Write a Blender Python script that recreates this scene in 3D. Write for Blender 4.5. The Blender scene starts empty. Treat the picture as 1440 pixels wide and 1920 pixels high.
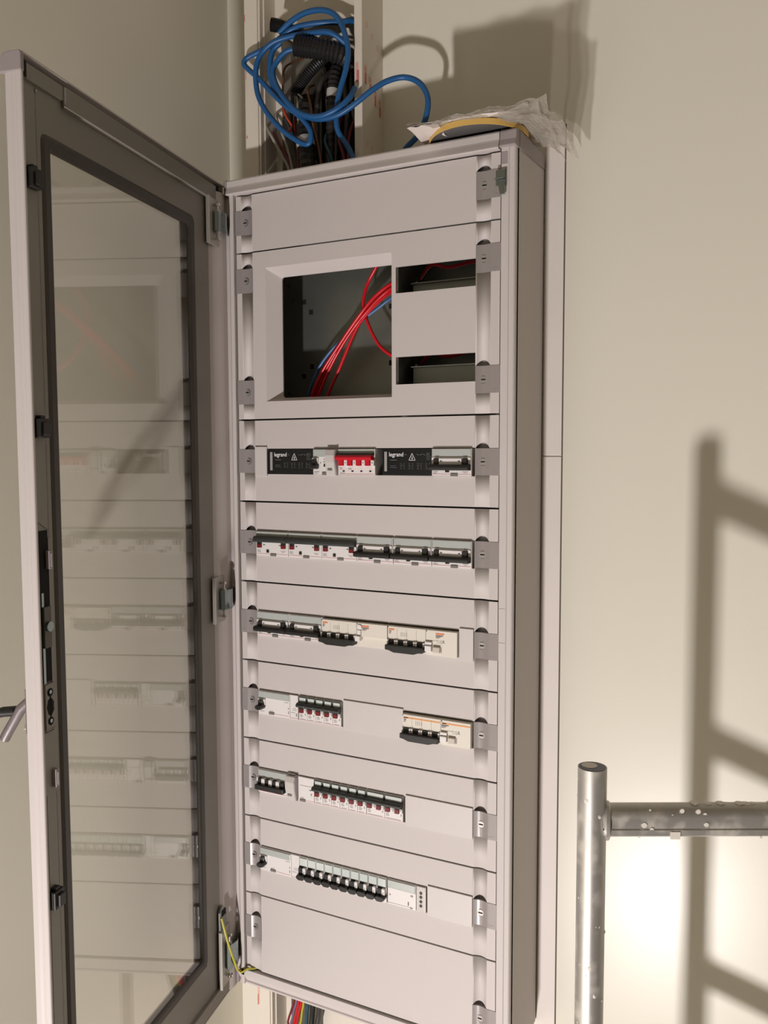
import bpy, bmesh, math, random
from mathutils import Vector, Matrix
S = bpy.context.scene
COL = S.collection
random.seed(7)
Z0 = 2.62                      # height of the cover plates' top edge above the floor

def srgb(r, g, b):
    f = lambda c: (c/255/12.92) if c/255 <= .04045 else ((c/255+.055)/1.055)**2.4
    return (f(r), f(g), f(b), 1)

# ------------------------------------------------------------------ camera
cam = bpy.data.cameras.new('camera')
cam.sensor_fit = 'VERTICAL'; cam.sensor_height = 32; cam.lens = 1581.33*32/1920
cam.clip_start = .02; cam.clip_end = 50
co = bpy.data.objects.new('camera', cam); COL.objects.link(co)
right = Vector((0.89136218, 0.45328252, -0.00290128))
down = Vector((0.02972428, -0.06483594, -0.99745314))
fwd = Vector((-0.45231618, 0.88900577, -0.0712658))
m = Matrix((right, -down, -fwd)).transposed().to_4x4()
m.translation = Vector((0.94476337, -1.26988121, -0.46056414 + Z0))
co.matrix_world = m
S.camera = co
# ------------------------------------------------------------------ exposure, world
S.view_settings.view_transform = 'Standard'
S.view_settings.look = 'None'
S.view_settings.exposure = 0.0
S.view_settings.gamma = 1.0
S.view_settings.use_curve_mapping = False
W = bpy.data.worlds.new('world'); S.world = W; W.use_nodes = True
W.node_tree.nodes['Background'].inputs[0].default_value = (.9, .95, 1, 1)
W.node_tree.nodes['Background'].inputs[1].default_value = .004
LAMP = Vector((.43, -2.20, -2.40))     # work light, cabinet coordinates
LAMP_W = 68
LAMP_COL = (1, .935, .92)

# ------------------------------------------------------------------ materials
MAT = {}
def mat(name, col, rough=.5, metal=0, spec=.5, bump=0, bscale=300, var=0, vscale=6, coat=0, trans=0):
    if name in MAT: return MAT[name]
    m = bpy.data.materials.new(name); m.use_nodes = True
    nt = m.node_tree; b = nt.nodes['Principled BSDF']
    b.inputs['Base Color'].default_value = col
    b.inputs['Roughness'].default_value = rough
    b.inputs['Metallic'].default_value = metal
    b.inputs['Specular IOR Level'].default_value = spec
    b.inputs['Coat Weight'].default_value = coat
    if bump or var:
        tc = nt.nodes.new('ShaderNodeTexCoord')
    if bump:
        n = nt.nodes.new('ShaderNodeTexNoise'); n.inputs['Scale'].default_value = bscale; n.inputs['Detail'].default_value = 3
        bp = nt.nodes.new('ShaderNodeBump'); bp.inputs['Strength'].default_value = bump; bp.inputs['Distance'].default_value = .001
        nt.links.new(tc.outputs['Object'], n.inputs['Vector']); nt.links.new(n.outputs['Fac'], bp.inputs['Height'])
        nt.links.new(bp.outputs['Normal'], b.inputs['Normal'])
    if var:
        n = nt.nodes.new('ShaderNodeTexNoise'); n.inputs['Scale'].default_value = vscale; n.inputs['Detail'].default_value = 5
        r = nt.nodes.new('ShaderNodeMapRange'); r.inputs['To Min'].default_value = 1-var; r.inputs['To Max'].default_value = 1+var*.6
        mx = nt.nodes.new('ShaderNodeMix'); mx.data_type = 'RGBA'; mx.blend_type = 'MULTIPLY'; mx.inputs[0].default_value = 1
        mx.inputs[6].default_value = col
        nt.links.new(tc.outputs['Object'], n.inputs['Vector']); nt.links.new(n.outputs['Fac'], r.inputs['Value'])
        nt.links.new(r.outputs['Result'], mx.inputs[7]); nt.links.new(mx.outputs[2], b.inputs['Base Color'])
    MAT[name] = m
    return m

WALL = mat('wall_paint', srgb(228, 224, 210), .30, spec=.30, bump=.05, bscale=220, var=.03, vscale=3)
FLOOR = mat('concrete_floor', srgb(138, 120, 92), .7, bump=.2, bscale=60, var=.15)
CEIL = mat('bare_concrete', srgb(168, 161, 146), .85, var=.15, vscale=4)
TRIM = mat('primed_board', srgb(232, 224, 217), .55, bump=.04, bscale=120, var=.05, vscale=9)
PAINT = mat('grey_enamel', srgb(205, 198, 195), .55, spec=.28, bump=.05, bscale=900)
PAINT_SHADED = mat('grey_enamel_shaded', srgb(140, 137, 130), .4, spec=.4, bump=.04, bscale=700)  # same enamel as PAINT, with the door's inner shade put into the colour
CAP = mat('grey_plastic_cap', srgb(160, 151, 152), .5)
CLIP = mat('grey_plastic_clip', srgb(151, 144, 142), .3, spec=.5)
GALV = mat('galvanised_steel', srgb(150, 153, 146), .45, metal=.92, var=.12, vscale=25)
ZINC = mat('zinc_plated_steel', srgb(150, 160, 160), .22, metal=1)
CHROME = mat('chrome', srgb(225, 225, 222), .12, metal=1)
BLACK = mat('black_plastic', srgb(34, 33, 31), .45)
BLACK2 = mat('black_gloss_panel', srgb(26, 27, 29), .25)
HOLE = mat('dark_hole', srgb(12, 11, 10), .9)
GASKET = mat('dark_grey_rubber', srgb(68, 63, 58), .5)
WHITE = mat('white_device_plastic', srgb(232, 228, 226), .4)
CREAM = mat('cream_device_plastic', srgb(226, 220, 208), .45)
LABEL = mat('label_window_grey', srgb(182, 188, 184), .25, spec=.5)
LABELW = mat('label_window_pale', srgb(206, 214, 210), .15, spec=.7)
DKGREY = mat('dark_grey_handle', srgb(58, 60, 58), .35)
RED = mat('red_handle', srgb(200, 12, 38), .35)
DKRED = mat('dark_red_indicator', srgb(118, 24, 26), .4)
TAB = mat('grey_test_tab', srgb(122, 117, 114), .5)
MARK = mat('grey_print', srgb(150, 146, 143), .6)
DKMARK = mat('dark_print', srgb(62, 58, 56), .6)
REDLINE = mat('red_print_line', srgb(208, 120, 125), .6)
ORANGE = mat('orange_print', srgb(226, 128, 84), .6)
ORANGE2 = mat('orange_stripe', srgb(232, 160, 96), .6)
PRINTW = mat('white_print', srgb(238, 238, 238), .5)
PRINTG = mat('dim_white_print', srgb(120, 122, 124), .6)
BLUEC = mat('blue_cable_sheath', srgb(30, 90, 146), .42)
CONDUIT = mat('black_conduit', srgb(38, 37, 37), .42)
DKCABLE = mat('dark_grey_cable', srgb(60, 58, 56), .5)
REDW = mat('red_wire', srgb(206, 20, 34), .3)
BLUEW = mat('blue_wire', srgb(70, 110, 165), .35)
DKREDW = mat('dark_red_wire', srgb(120, 34, 40), .4)
BROWNW = mat('brown_wire', srgb(126, 82, 58), .45)
ORANGEW = mat('orange_red_wire', srgb(214, 74, 40), .4)
GREYW = mat('pale_grey_wire', srgb(165, 160, 148), .5)
TEALW = mat('teal_wire', srgb(48, 84, 96), .45)
PURPLEW = mat('purple_grey_wire', srgb(120, 104, 128), .45)
TAPEW = mat('white_tape', srgb(190, 188, 184), .6)
YELLOWR = mat('yellow_rim', srgb(214, 176, 96), .5)
CARD = mat('white_card', srgb(225, 214, 208), .6)
DISC = mat('dark_grey_film', srgb(92, 90, 90), .35)
GYP = mat('white_channel_board', srgb(226, 218, 204), .55, bump=.06, bscale=90, var=.05, vscale=14)
PRINTR = mat('red_print', srgb(196, 112, 102), .7)
PRINTR2 = mat('pale_red_print', srgb(224, 178, 164), .7)

def stripe_mat():                      # green and yellow earth wire
    m = bpy.data.materials.new('green_yellow_wire'); m.use_nodes = True
    nt = m.node_tree; b = nt.nodes['Principled BSDF']; b.inputs['Roughness'].default_value = .4
    uv = nt.nodes.new('ShaderNodeUVMap'); sx = nt.nodes.new('ShaderNodeSeparateXYZ')
    st = nt.nodes.new('ShaderNodeMath'); st.operation = 'GREATER_THAN'; st.inputs[1].default_value = .38
    mx = nt.nodes.new('ShaderNodeMix'); mx.data_type = 'RGBA'
    mx.inputs[6].default_value = srgb(64, 110, 40); mx.inputs[7].default_value = srgb(196, 186, 70)
    nt.links.new(uv.outputs[0], sx.inputs[0]); nt.links.new(sx.outputs[1], st.inputs[0])
    nt.links.new(st.outputs[0], mx.inputs[0]); nt.links.new(mx.outputs[2], b.inputs['Base Color'])
    return m
EARTH = stripe_mat()

def glass_mat():
    m = bpy.data.materials.new('door_glass'); m.use_nodes = True
    nt = m.node_tree; nt.nodes.remove(nt.nodes['Principled BSDF']); out = nt.nodes['Material Output']
    tr = nt.nodes.new('ShaderNodeBsdfTransparent'); tr.inputs[0].default_value = (.97, .97, .955, 1)
    gl = nt.nodes.new('ShaderNodeBsdfGlossy'); gl.inputs['Roughness'].default_value = .012; gl.inputs[0].default_value = (1, 1, 1, 1)
    fr = nt.nodes.new('ShaderNodeFresnel')
    ge = nt.nodes.new('ShaderNodeNewGeometry'); io = nt.nodes.new('ShaderNodeMapRange')     # same index on both faces of the pane
    io.inputs['To Min'].default_value = 1.5; io.inputs['To Max'].default_value = 1/1.5
    nt.links.new(ge.outputs['Backfacing'], io.inputs['Value']); nt.links.new(io.outputs[0], fr.inputs[0])
    mx = nt.nodes.new('ShaderNodeMixShader')
    nt.links.new(fr.outputs[0], mx.inputs[0]); nt.links.new(tr.outputs[0], mx.inputs[1]); nt.links.new(gl.outputs[0], mx.inputs[2])
    nt.links.new(mx.outputs[0], out.inputs[0])
    return m
GLASS = glass_mat()

def film_mat(name, op, tint):
    m = bpy.data.materials.new(name); m.use_nodes = True
    nt = m.node_tree; b = nt.nodes['Principled BSDF']; out = nt.nodes['Material Output']
    b.inputs['Base Color'].default_value = tint; b.inputs['Roughness'].default_value = .22
    tr = nt.nodes.new('ShaderNodeBsdfTransparent'); tr.inputs[0].default_value = (.95, .94, .92, 1)
    mx = nt.nodes.new('ShaderNodeMixShader'); mx.inputs[0].default_value = op
    nt.links.new(tr.outputs[0], mx.inputs[1]); nt.links.new(b.outputs[0], mx.inputs[2]); nt.links.new(mx.outputs[0], out.inputs[0])
    return m
FILM = film_mat('clear_bag_film', .44, srgb(196, 191, 182))

def alu_mat():                        # dull aluminium with plaster splashes
    m = bpy.data.materials.new('splashed_aluminium'); m.use_nodes = True
    nt = m.node_tree; b = nt.nodes['Principled BSDF']
    tc = nt.nodes.new('ShaderNodeTexCoord')
    n = nt.nodes.new('ShaderNodeTexNoise'); n.inputs['Scale'].default_value = 42; n.inputs['Detail'].default_value = 6
    r = nt.nodes.new('ShaderNodeValToRGB'); r.color_ramp.elements[0].position = .50; r.color_ramp.elements[1].position = .68; r.color_ramp.elements[1].color = (.7, .7, .7, 1)
    n2 = nt.nodes.new('ShaderNodeTexNoise'); n2.inputs['Scale'].default_value = 9; n2.inputs['Detail'].default_value = 6
    mx = nt.nodes.new('ShaderNodeMix'); mx.data_type = 'RGBA'
    mx.inputs[6].default_value = srgb(182, 179, 174); mx.inputs[7].default_value = srgb(206, 200, 190)
    me = nt.nodes.new('ShaderNodeMath'); me.operation = 'MULTIPLY_ADD'; me.inputs[1].default_value = -.55; me.inputs[2].default_value = .62
    ro = nt.nodes.new('ShaderNodeMapRange'); ro.inputs['To Min'].default_value = .26; ro.inputs['To Max'].default_value = .5
    nt.links.new(tc.outputs['Object'], n.inputs['Vector']); nt.links.new(tc.outputs['Object'], n2.inputs['Vector'])
    nt.links.new(n.outputs['Fac'], r.inputs['Fac']); nt.links.new(r.outputs['Color'], mx.inputs[0]); nt.links.new(mx.outputs[2], b.inputs['Base Color'])
    nt.links.new(r.outputs['Color'], me.inputs[0]); nt.links.new(me.outputs[0], b.inputs['Metallic'])
    nt.links.new(n2.outputs['Fac'], ro.inputs['Value']); nt.links.new(ro.outputs[0], b.inputs['Roughness'])
    return m
ALU = alu_mat()
PLASTER = mat('dried_plaster', srgb(224, 218, 208), .7)
BLUECAP = mat('navy_plug', srgb(44, 52, 74), .35)

# ------------------------------------------------------------------ mesh builder
class MB:
    def __init__(s): s.v = []; s.f = []; s.uv = None
    def quad(s, *p):
        i = len(s.v); s.v += [tuple(q) for q in p]; s.f.append(tuple(range(i, i+len(p)))); return s
    def box(s, x0, x1, y0, y1, z0, z1):
        i = len(s.v)
        s.v += [(x, y, z) for z in (z0, z1) for y in (y0, y1) for x in (x0, x1)]
        s.f += [tuple(i+k for k in q) for q in ((0, 2, 3, 1), (4, 5, 7, 6), (0, 1, 5, 4), (2, 6, 7, 3), (0, 4, 6, 2), (1, 3, 7, 5))]
        return s
    def prism(s, prof, axis, a, b):
        """closed profile swept along axis; profile pairs are the two other axes in x,y,z order"""
        i = len(s.v); n = len(prof)
        for t in (a, b):
            for p, q in prof:
                s.v.append({'x': (t, p, q), 'y': (p, t, q), 'z': (p, q, t)}[axis])
        s.f.append(tuple(range(i, i+n))); s.f.append(tuple(range(i+2*n-1, i+n-1, -1)))
        for k in range(n):
            l = (k+1) % n; s.f.append((i+k, i+n+k, i+n+l, i+l))
        return s
    def cyl(s, c, axis, r, h, n=16, r2=None):
        r2 = r if r2 is None else r2
        c = Vector(c); i = len(s.v)
        for t, rr in ((0, r), (h, r2)):
            for k in range(n):
                a = 2*math.pi*k/n; p, q = rr*math.cos(a), rr*math.sin(a)
                d = {'x': (t, p, q), 'y': (p, t, q), 'z': (p, q, t)}[axis]
                s.v.append(tuple(c+Vector(d)))
        s.f.append(tuple(range(i, i+n))); s.f.append(tuple(range(i+2*n-1, i+n-1, -1)))
        for k in range(n):
            l = (k+1) % n; s.f.append((i+k, i+n+k, i+n+l, i+l))
        return s
    def tube(s, pts, r, n=8, ridges=0, hollow=False):
        P = [Vector(p) for p in pts]; i = len(s.v); ring = []
        T = [(P[min(k+1, len(P)-1)]-P[max(k-1, 0)]).normalized() for k in range(len(P))]
        u = T[0].orthogonal().normalized(); base = len(s.f); uvs = []
        for k, p in enumerate(P):
            u = (u-T[k]*u.dot(T[k])).normalized(); w = T[k].cross(u)
            rr = r*(1-.16*(k % 2)) if ridges else r
            for j in range(n):
                a = 2*math.pi*j/n
                s.v.append(tuple(p+u*rr*math.cos(a)+w*rr*math.sin(a)))
        for k in range(len(P)-1):
            for j in range(n):
                l = (j+1) % n
                s.f.append((i+k*n+j, i+k*n+l, i+(k+1)*n+l, i+(k+1)*n+j))
        e = i+(len(P)-1)*n
        if hollow:                       # open mouth at the first point
            j0 = len(s.v)
            for d, f in ((0, .72), (.03, .6)):
                for j in range(n):
                    v = Vector(s.v[i+j]); s.v.append(tuple(P[0]+(v-P[0])*f+T[0]*d))
            for a0, b0 in ((i, j0), (j0, j0+n)):
                for j in range(n):
                    l = (j+1) % n; s.f.append((a0+l, a0+j, b0+j, b0+l))
            s.f.append(tuple(range(j0+n, j0+2*n)))
        else:
            s.f.append(tuple(range(i+n-1, i-1, -1)))
        s.f.append(tuple(range(e, e+n)))
        s.tubeN = n
        return s
    def off(s, d):
        s.v = [(x+d[0], y+d[1], z+d[2]) for x, y, z in s.v]; return s
    def mesh(s, name, m, smooth=False):
        me = bpy.data.meshes.new(name); me.from_pydata(s.v, [], s.f); me.materials.append(m)
        bm = bmesh.new(); bm.from_mesh(me); bmesh.ops.recalc_face_normals(bm, faces=bm.faces); bm.to_mesh(me); bm.free()
        if smooth:
            me.polygons.foreach_set('use_smooth', [True]*len(me.polygons))
            me.set_sharp_from_angle(angle=math.radians(40))
        return me
    def build(s, name, m, parent=None, bevel=0, smooth=False, loc=None, segs=2):
        o = bpy.data.objects.new(name, s.mesh(name, m, smooth)); COL.objects.link(o)
        if parent: o.parent = parent
        if loc is not None: o.location = loc
        if bevel:
            b = o.modifiers.new('bevel', 'BEVEL'); b.width = bevel; b.segments = segs; b.limit_method = 'ANGLE'; b.angle_limit = math.radians(35)
            b.harden_normals = False
        return o

def tag(o, label, cat, group=None, kind=None):
    if label: o['label'] = label
    if cat: o['category'] = cat
    if group: o['group'] = group
    if kind: o['kind'] = kind
    return o
def thing(name, label, cat, loc, group=None):
    o = bpy.data.objects.new(name, None); COL.objects.link(o); o.empty_display_size = .05
    o.location = Vector(loc)+Vector((0, 0, Z0))
    return tag(o, label, cat, group)
def copy_tree(o, parent=None):
    c = o.copy(); COL.objects.link(c)
    if parent: c.parent = parent
    for ch in o.children: copy_tree(ch, c)
    return c
def struct(name, mb, m, bevel=0, parent=None, smooth=False):
    o = mb.build(name, m, parent, bevel, smooth)
    if not parent: o.location = (0, 0, Z0); o['kind'] = 'structure'
    return o
def spline(pts, k=6):
    P = [Vector(p) for p in pts]; out = []
    Q = [2*P[0]-P[1]]+P+[2*P[-1]-P[-2]]
    for i in range(1, len(Q)-2):
        a, b, c, d = Q[i-1:i+3]
        for j in range(k):
            t = j/k
            out.append(.5*((2*b)+(c-a)*t+(2*a-5*b+4*c-d)*t*t+(3*b-a-3*c+d)*t**3))
    out.append(P[-1]); return out
def cable(name, pts, r, m, label, cat, group=None, k=7, n=10):
    """one cable as one object whose origin is its first point"""
    p0 = Vector(pts[0]); q = [p-p0 for p in spline(pts, k)]
    o = MB().tube(q, r, n).build(name, m, smooth=True)
    o.location = p0+Vector((0, 0, Z0))
    return tag(o, label, cat, group)
def text_mesh(body, size, name, m, parent, loc, bold=0, sx=1):
    cu = bpy.data.curves.new(name, 'FONT'); cu.body = body; cu.size = size; cu.offset = bold; cu.extrude = .0001; cu.resolution_u = 3
    t = bpy.data.objects.new(name, cu); COL.objects.link(t)
    me = bpy.data.meshes.new_from_object(t); bpy.data.objects.remove(t)
    me.transform(Matrix.Scale(sx, 4, (1, 0, 0))); me.transform(Matrix.Rotation(math.pi/2, 4, 'X'))
    me.materials.clear(); me.materials.append(m)
    o = bpy.data.objects.new(name, me); COL.objects.link(o); o.parent = parent; o.location = loc
    return o

# ------------------------------------------------------------------ the room
YW = .15                                  # plane of the wall behind the cabinet
X0, X1, YF, ZC = -.125, 3.6, -5.0, .95
wb = MB()
for b in ((X0, .020, -Z0, ZC), (.204, X1, -Z0, ZC), (.020, .204, .335, ZC), (.105, .204, -Z0, -1.3)):
    wb.box(b[0], b[1], YW, YW+.12, b[2], b[3])
struct('wall_back', wb, WALL)
struct('wall_left', MB().box(X0-.1, X0, YF, YW, -Z0, ZC), WALL)
struct('wall_right', MB().box(X1, X1+.1, YF, YW, -Z0, ZC), CEIL)
struct('wall_front', MB().box(X0-.1, X1+.1, YF-.1, YF, -Z0, ZC), CEIL)
struct('floor', MB().box(X0-.1, X1+.1, YF-.1, .5, -Z0-.1, -Z0), FLOOR)
struct('ceiling', MB().box(X0-.1, X1+.1, YF-.1, .5, ZC, ZC+.1), CEIL)
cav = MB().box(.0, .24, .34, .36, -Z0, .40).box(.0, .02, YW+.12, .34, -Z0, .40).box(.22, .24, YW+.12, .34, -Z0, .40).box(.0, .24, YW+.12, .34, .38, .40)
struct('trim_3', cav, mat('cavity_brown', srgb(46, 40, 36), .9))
# white cover boards beside the cabinet, with a joint between the two lengths
struct('trim_1', MB().box(.529, .562, .1475, YW, -.4675, .082), TRIM, bevel=.0008)
struct('trim_2', MB().box(.529, .562, .1475, YW, -Z0, -.4698), TRIM, bevel=.0008)
struct('trim_4', MB().box(.562, .5638, .1494, YW, -Z0, .08), mat('dark_joint', srgb(96, 88, 76), .9))
# small scuff on the wall

# ------------------------------------------------------------------ work light on the floor (the lamp the room is lit by)
def work_light():
    t = thing('work_light', 'yellow halogen work light standing on the concrete floor, aimed at the cabinet', 'lamp', (LAMP.x, LAMP.y-.10, -Z0))
    R = bpy.data.objects.new('lamp_head', MB().box(-.075, .075, -.05, .018, -.06, .06).mesh('lamp_head', mat('work_light_yellow', srgb(205, 165, 40), .5)))
    COL.objects.link(R); R.parent = t
    hz = LAMP.z+Z0
    R.location = (0, .055, hz-.01); R.rotation_euler = (math.radians(55), 0, 0)
    b = R.modifiers.new('bevel', 'BEVEL'); b.width = .01; b.segments = 2
    MB().box(-.062, .062, .0182, .020, -.048, .048).build('lamp_window', mat('frosted_window', srgb(235, 230, 215), .3), R)
    g = MB()
    for s in (-1, 1):
        g.tube([(s*.085, .055, hz-.01), (s*.085, .055, .012), (s*.085, -.06, .008), (s*.085, .15, .008)], .007, 8)
    g.tube([(-.085, -.06, .008), (.085, -.06, .008)], .007, 8)
    g.build('lamp_stand', BLACK, t, smooth=True)
    L = bpy.data.lights.new('work_light_beam', 'AREA'); L.shape = 'RECTANGLE'; L.size = .10; L.size_y = .11
    L.energy = LAMP_W; L.color = LAMP_COL
    lo = bpy.data.objects.new('work_light_beam', L); COL.objects.link(lo)
    lo.location = LAMP+Vector((0, 0, Z0))
    lo.rotation_euler = (Vector((-.02, 1.0, 1.7))).to_track_quat('-Z', 'Y').to_euler()
work_light()
# ------------------------------------------------------------------ cabinet
PW = .5020                                # width of a cover plate
ZB = [0, -.1020, -.4019, -.5509, -.6992, -.8478, -.9972, -1.1479, -1.2992, -1.4519]
CH = .0032                                # depth of the two vertical channels
def chan(x):
    for a, b in ((.011, .0350), (.4625, .4870)):
        if a < x < b: return CH*math.sin(math.pi*(x-a)/(b-a))
    return 0
cab = thing('distribution_cabinet', 'tall pale grey electrical distribution cabinet on the wall with its glazed door open', 'cabinet', (0, 0, 0))
BX0, BX1, BZ0, BZ1, BD = -.027, .5275, -1.4840, .0300, .1455
body = MB()
body.box(BX0, BX0+.002, .004, BD, BZ0, BZ1-.001).box(BX1-.002, BX1, .006, BD, BZ0+.002, BZ1-.005)
for z0, z1 in ((BZ1-.003, BZ1-.001), (BZ0, BZ0+.002)):       # top and bottom sheets with an entry for the wiring
    body.box(BX0, .012, .004, BD, z0, z1).box(.215, BX1, .004, BD, z0, z1).box(.012, .215, .004, .03, z0, z1).box(.012, .215, .13, BD, z0, z1)
body.build('body', PAINT, cab)
MB().box(BX0+.002, BX1-.002, .1105, .1425, BZ0+.002, BZ1-.003).build('back_panel', GALV, cab)
for x, z in ((.074, -.177), (.089, -.197), (.090, -.299), (.072, -.316), (.258, -.199), (.258, -.300)):
    MB().box(x-.0042, x+.0042, .1100, .1106, z-.0045, z+.0045).build('fixing_hole', HOLE, cab)
for x, z in ((.050, -.171), (.039, -.144), (.050, -.325), (.041, -.347)):
    MB().cyl((x, .1070, z), 'y', .0026, .004, 10).build('back_bolt', ZINC, cab)
gl = MB()
for x in (BX0+.0021, BX1-.005): gl.box(x, x+.0028, .03, .1104, BZ0+.004, BZ1-.004)
gl.build('inner_liner', GALV, cab)
# front frame: top and bottom rails, two stiles, plastic corner caps
TR = [(-.009, .0018), (-.010, .0026), (-.010, .0040), (-.0055, .0135), (-.0045, .0165), (-.0045, .0262), (-.0030, .0288), (.0005, .0300), (.012, .0300), (.012, .0018)]
MB().prism(TR, 'x', -.0165, .5010).build('top_rail', PAINT, cab)
BR = [(-.0050, -1.4538), (-.0050, -1.4655), (.0020, -1.4785), (-.0005, -1.4805), (-.0005, -1.4835), (.012, -1.4840), (.012, -1.4538)]
MB().prism(BR, 'x', -.0180, .5190).build('bottom_rail', PAINT, cab)
SR = [(.5048, .012), (.5048, -.0045), (.5053, -.0050), (.5165, -.0050), (.5180, -.0036), (.5200, -.0036), (.5250, -.0030), (.5268, -.0012), (.5275, .0015), (.5275, .012)]
MB().prism(SR, 'z', BZ0+.001, .0065).build('right_stile', PAINT, cab)
SL = [(-.0032, .012), (-.0032, -.0045), (-.0039, -.0050), (-.0100, -.0050), (-.0115, -.0042), (-.0180, .0020), (-.0265, .0040), (-.0265, .012)]
MB().prism(SL, 'z', BZ0+.001, .0025).build('left_stile', PAINT, cab)
cp = MB().prism([(-.0098, .0042), (-.0052, .0145), (-.0042, .0275), (-.0015, .0306), (.002, .0314), (.012, .0314), (.012, .0030), (-.004, .0030)], 'x', .5016, .5285)
cp.prism([(.012, .0314), (BD, .0314), (BD, .0100), (.120, .0075), (.012, .0030)], 'x', .5262, .5292)
cp.build('corner_cap', CAP, cab, bevel=.002)
for z0, z1 in ((.0028, .0306), (-1.4842, -1.4635)):
    MB().prism([(-.0270, .006), (-.0270, .0), (-.0225, -.004), (-.0168, -.0062), (-.0168, .006)], 'z', z0, z1).build('corner_cap', CAP, cab, bevel=.0015)
MB().box(.5050, .5150, -.0054, -.0046, -.022, -.0035).build('grey_sticker', CAP, cab)
# two small embossed ridges on the right stile
MB().box(.5055, .5155, -.0056, -.0048, -.7110, -.7100).box(.5055, .5155, -.0056, -.0048, -.7660, -.7650).build('stile_ridges', PAINT, cab)

SCREW = None
def clip(x, z, side, half=.0215):
    """grey quarter-turn clip in the channel; z = centre"""
    global SCREW
    a, b = (-.0012, .0352) if side == 'l' else (.4622, .5032)
    xs = [a+(b-a)*i/14 for i in range(15)]
    if side == 'l': xs = sorted(set(xs+[.011, .0352]))
    M = MB()
    zt, zb = z+half, z-half
    prof = [(X, chan(X)-.0008) for X in xs]+[(b, .012), (a, .012)]
    M.prism(prof, 'z', zb, zt)
    cx = .023 if side == 'l' else .4745
    M.box(cx-.0118, cx+.0118, .0102, .012, zt, zt+.0095)       # back of the finger scoop
    c = M.build('clip', CLIP, cab, smooth=True)
    ox = (.0005, .0095) if side == 'l' else (.4895, .4995)
    e = MB()
    for q in ((ox[0], ox[1], zb+.0058, zb+.0062),):
        e.box(q[0], q[1], -.0010, -.0006, q[2], q[3])
    e.build('emboss', mat('grey_plastic_shadow', srgb(140, 133, 132), .5), c)
    sx = .0185 if side == 'l' else .4748
    if SCREW is None:
        r = .0054
        SCREW = (MB().cyl((0, 0, 0), 'y', r, .006, 20, r*.98).mesh('screw', mat('screw_steel', srgb(176, 172, 168), .25, metal=.45), True),
                 MB().box(-.0036, .0036, -.0004, .0004, -.0010, .0010).mesh('screw_slot', HOLE),
                 MB().cyl((0, .0010, 0), 'y', .0065, .005, 20).mesh('screw_recess', mat('screw_recess_grey', srgb(105, 99, 97), .6), True))
    for me, y in ((SCREW[2], -.0021), (SCREW[0], -.0014), (SCREW[1], -.0014)):
        o = bpy.data.objects.new(me.name, me); COL.objects.link(o); o.parent = c; o.location = (sx, chan(sx)+y, z)
    return c

def cover_plate(z1, z0, clips_l, clips_r, holes, hinge=None, label=None):
    """z1 top, z0 bottom; holes = rectangles (x0,x1,zb,zt); clips = list of centre z"""
    xs = {0, PW}
    for a, b in ((.011, .0350), (.4625, .4870)):
        for i in range(13): xs.add(round(a+(b-a)*i/12, 6))
    for h in holes: xs |= {h[0], h[1]}
    xs = sorted(xs)
    M = MB(); hh = .0215
    for xa, xb in zip(xs, xs[1:]):
        xm = (xa+xb)/2
        cuts = []                         # (zb_a, zb_b, zt_a, zt_b)
        for h in holes:
            if h[0] < xm < h[1]: cuts.append((h[2], h[2], h[3], h[3]))
        for side, lst in (('l', clips_l), ('r', clips_r)):
            rng = (0, .0350) if side == 'l' else (.4625, PW)
            ca, cb = (.011, .0350) if side == 'l' else (.4625, .4870)
            if rng[0] < xm < rng[1]:
                for z in lst:
                    arc = lambda X: (max(0, math.sin(math.pi*min(1, max(0, (X-ca)/(cb-ca)))))**.75)*.0090
                    cuts.append((z-hh, z-hh, z+hh+arc(xa), z+hh+arc(xb)))
        cuts.sort(key=lambda c: -c[2])
        ta, tb = z1-.0016, z1-.0016
        ya, yb = chan(xa), chan(xb)
        for c in cuts:
            M.quad((xa, ya, c[2]), (xb, yb, c[3]), (xb, yb, tb), (xa, ya, ta)); ta, tb = c[0], c[1]
        M.quad((xa, ya, z0+.0014), (xb, yb, z0+.0014), (xb, yb, tb), (xa, ya, ta))
    o = M.build('cover_plate', PAINT, cab)
    bm = bmesh.new(); bm.from_mesh(o.data); bmesh.ops.remove_doubles(bm, verts=bm.verts, dist=1e-6)
    for f in bm.faces:
        if f.normal.y > 0: f.normal_flip()
    bm.to_mesh(o.data); bm.free()
    o.data.polygons.foreach_set('use_smooth', [.0105 < p.center.x < .0355 or .4620 < p.center.x < .4875 for p in o.data.polygons])
    sd = o.modifiers.new('thickness', 'SOLIDIFY'); sd.thickness = .004; sd.offset = -1
    for side, lst in (('l', clips_l), ('r', clips_r)):
        for z in lst: clip(0, z, side)
    return o
MZ = dict(x0=.0620, x1=.3140, zb=-.3695, zt=-.1325)
cover_plate(ZB[0], ZB[1], [-.0490], [-.0470], [])
pm = cover_plate(ZB[1], ZB[2], [-.1520, -.3520], [-.1590, -.3470], [(MZ['x0'], MZ['x1'], MZ['zb'], MZ['zt']), (.3215, .4620, -.2000, -.1570), (.3215, .4620, -.3493, -.3040)])
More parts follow.
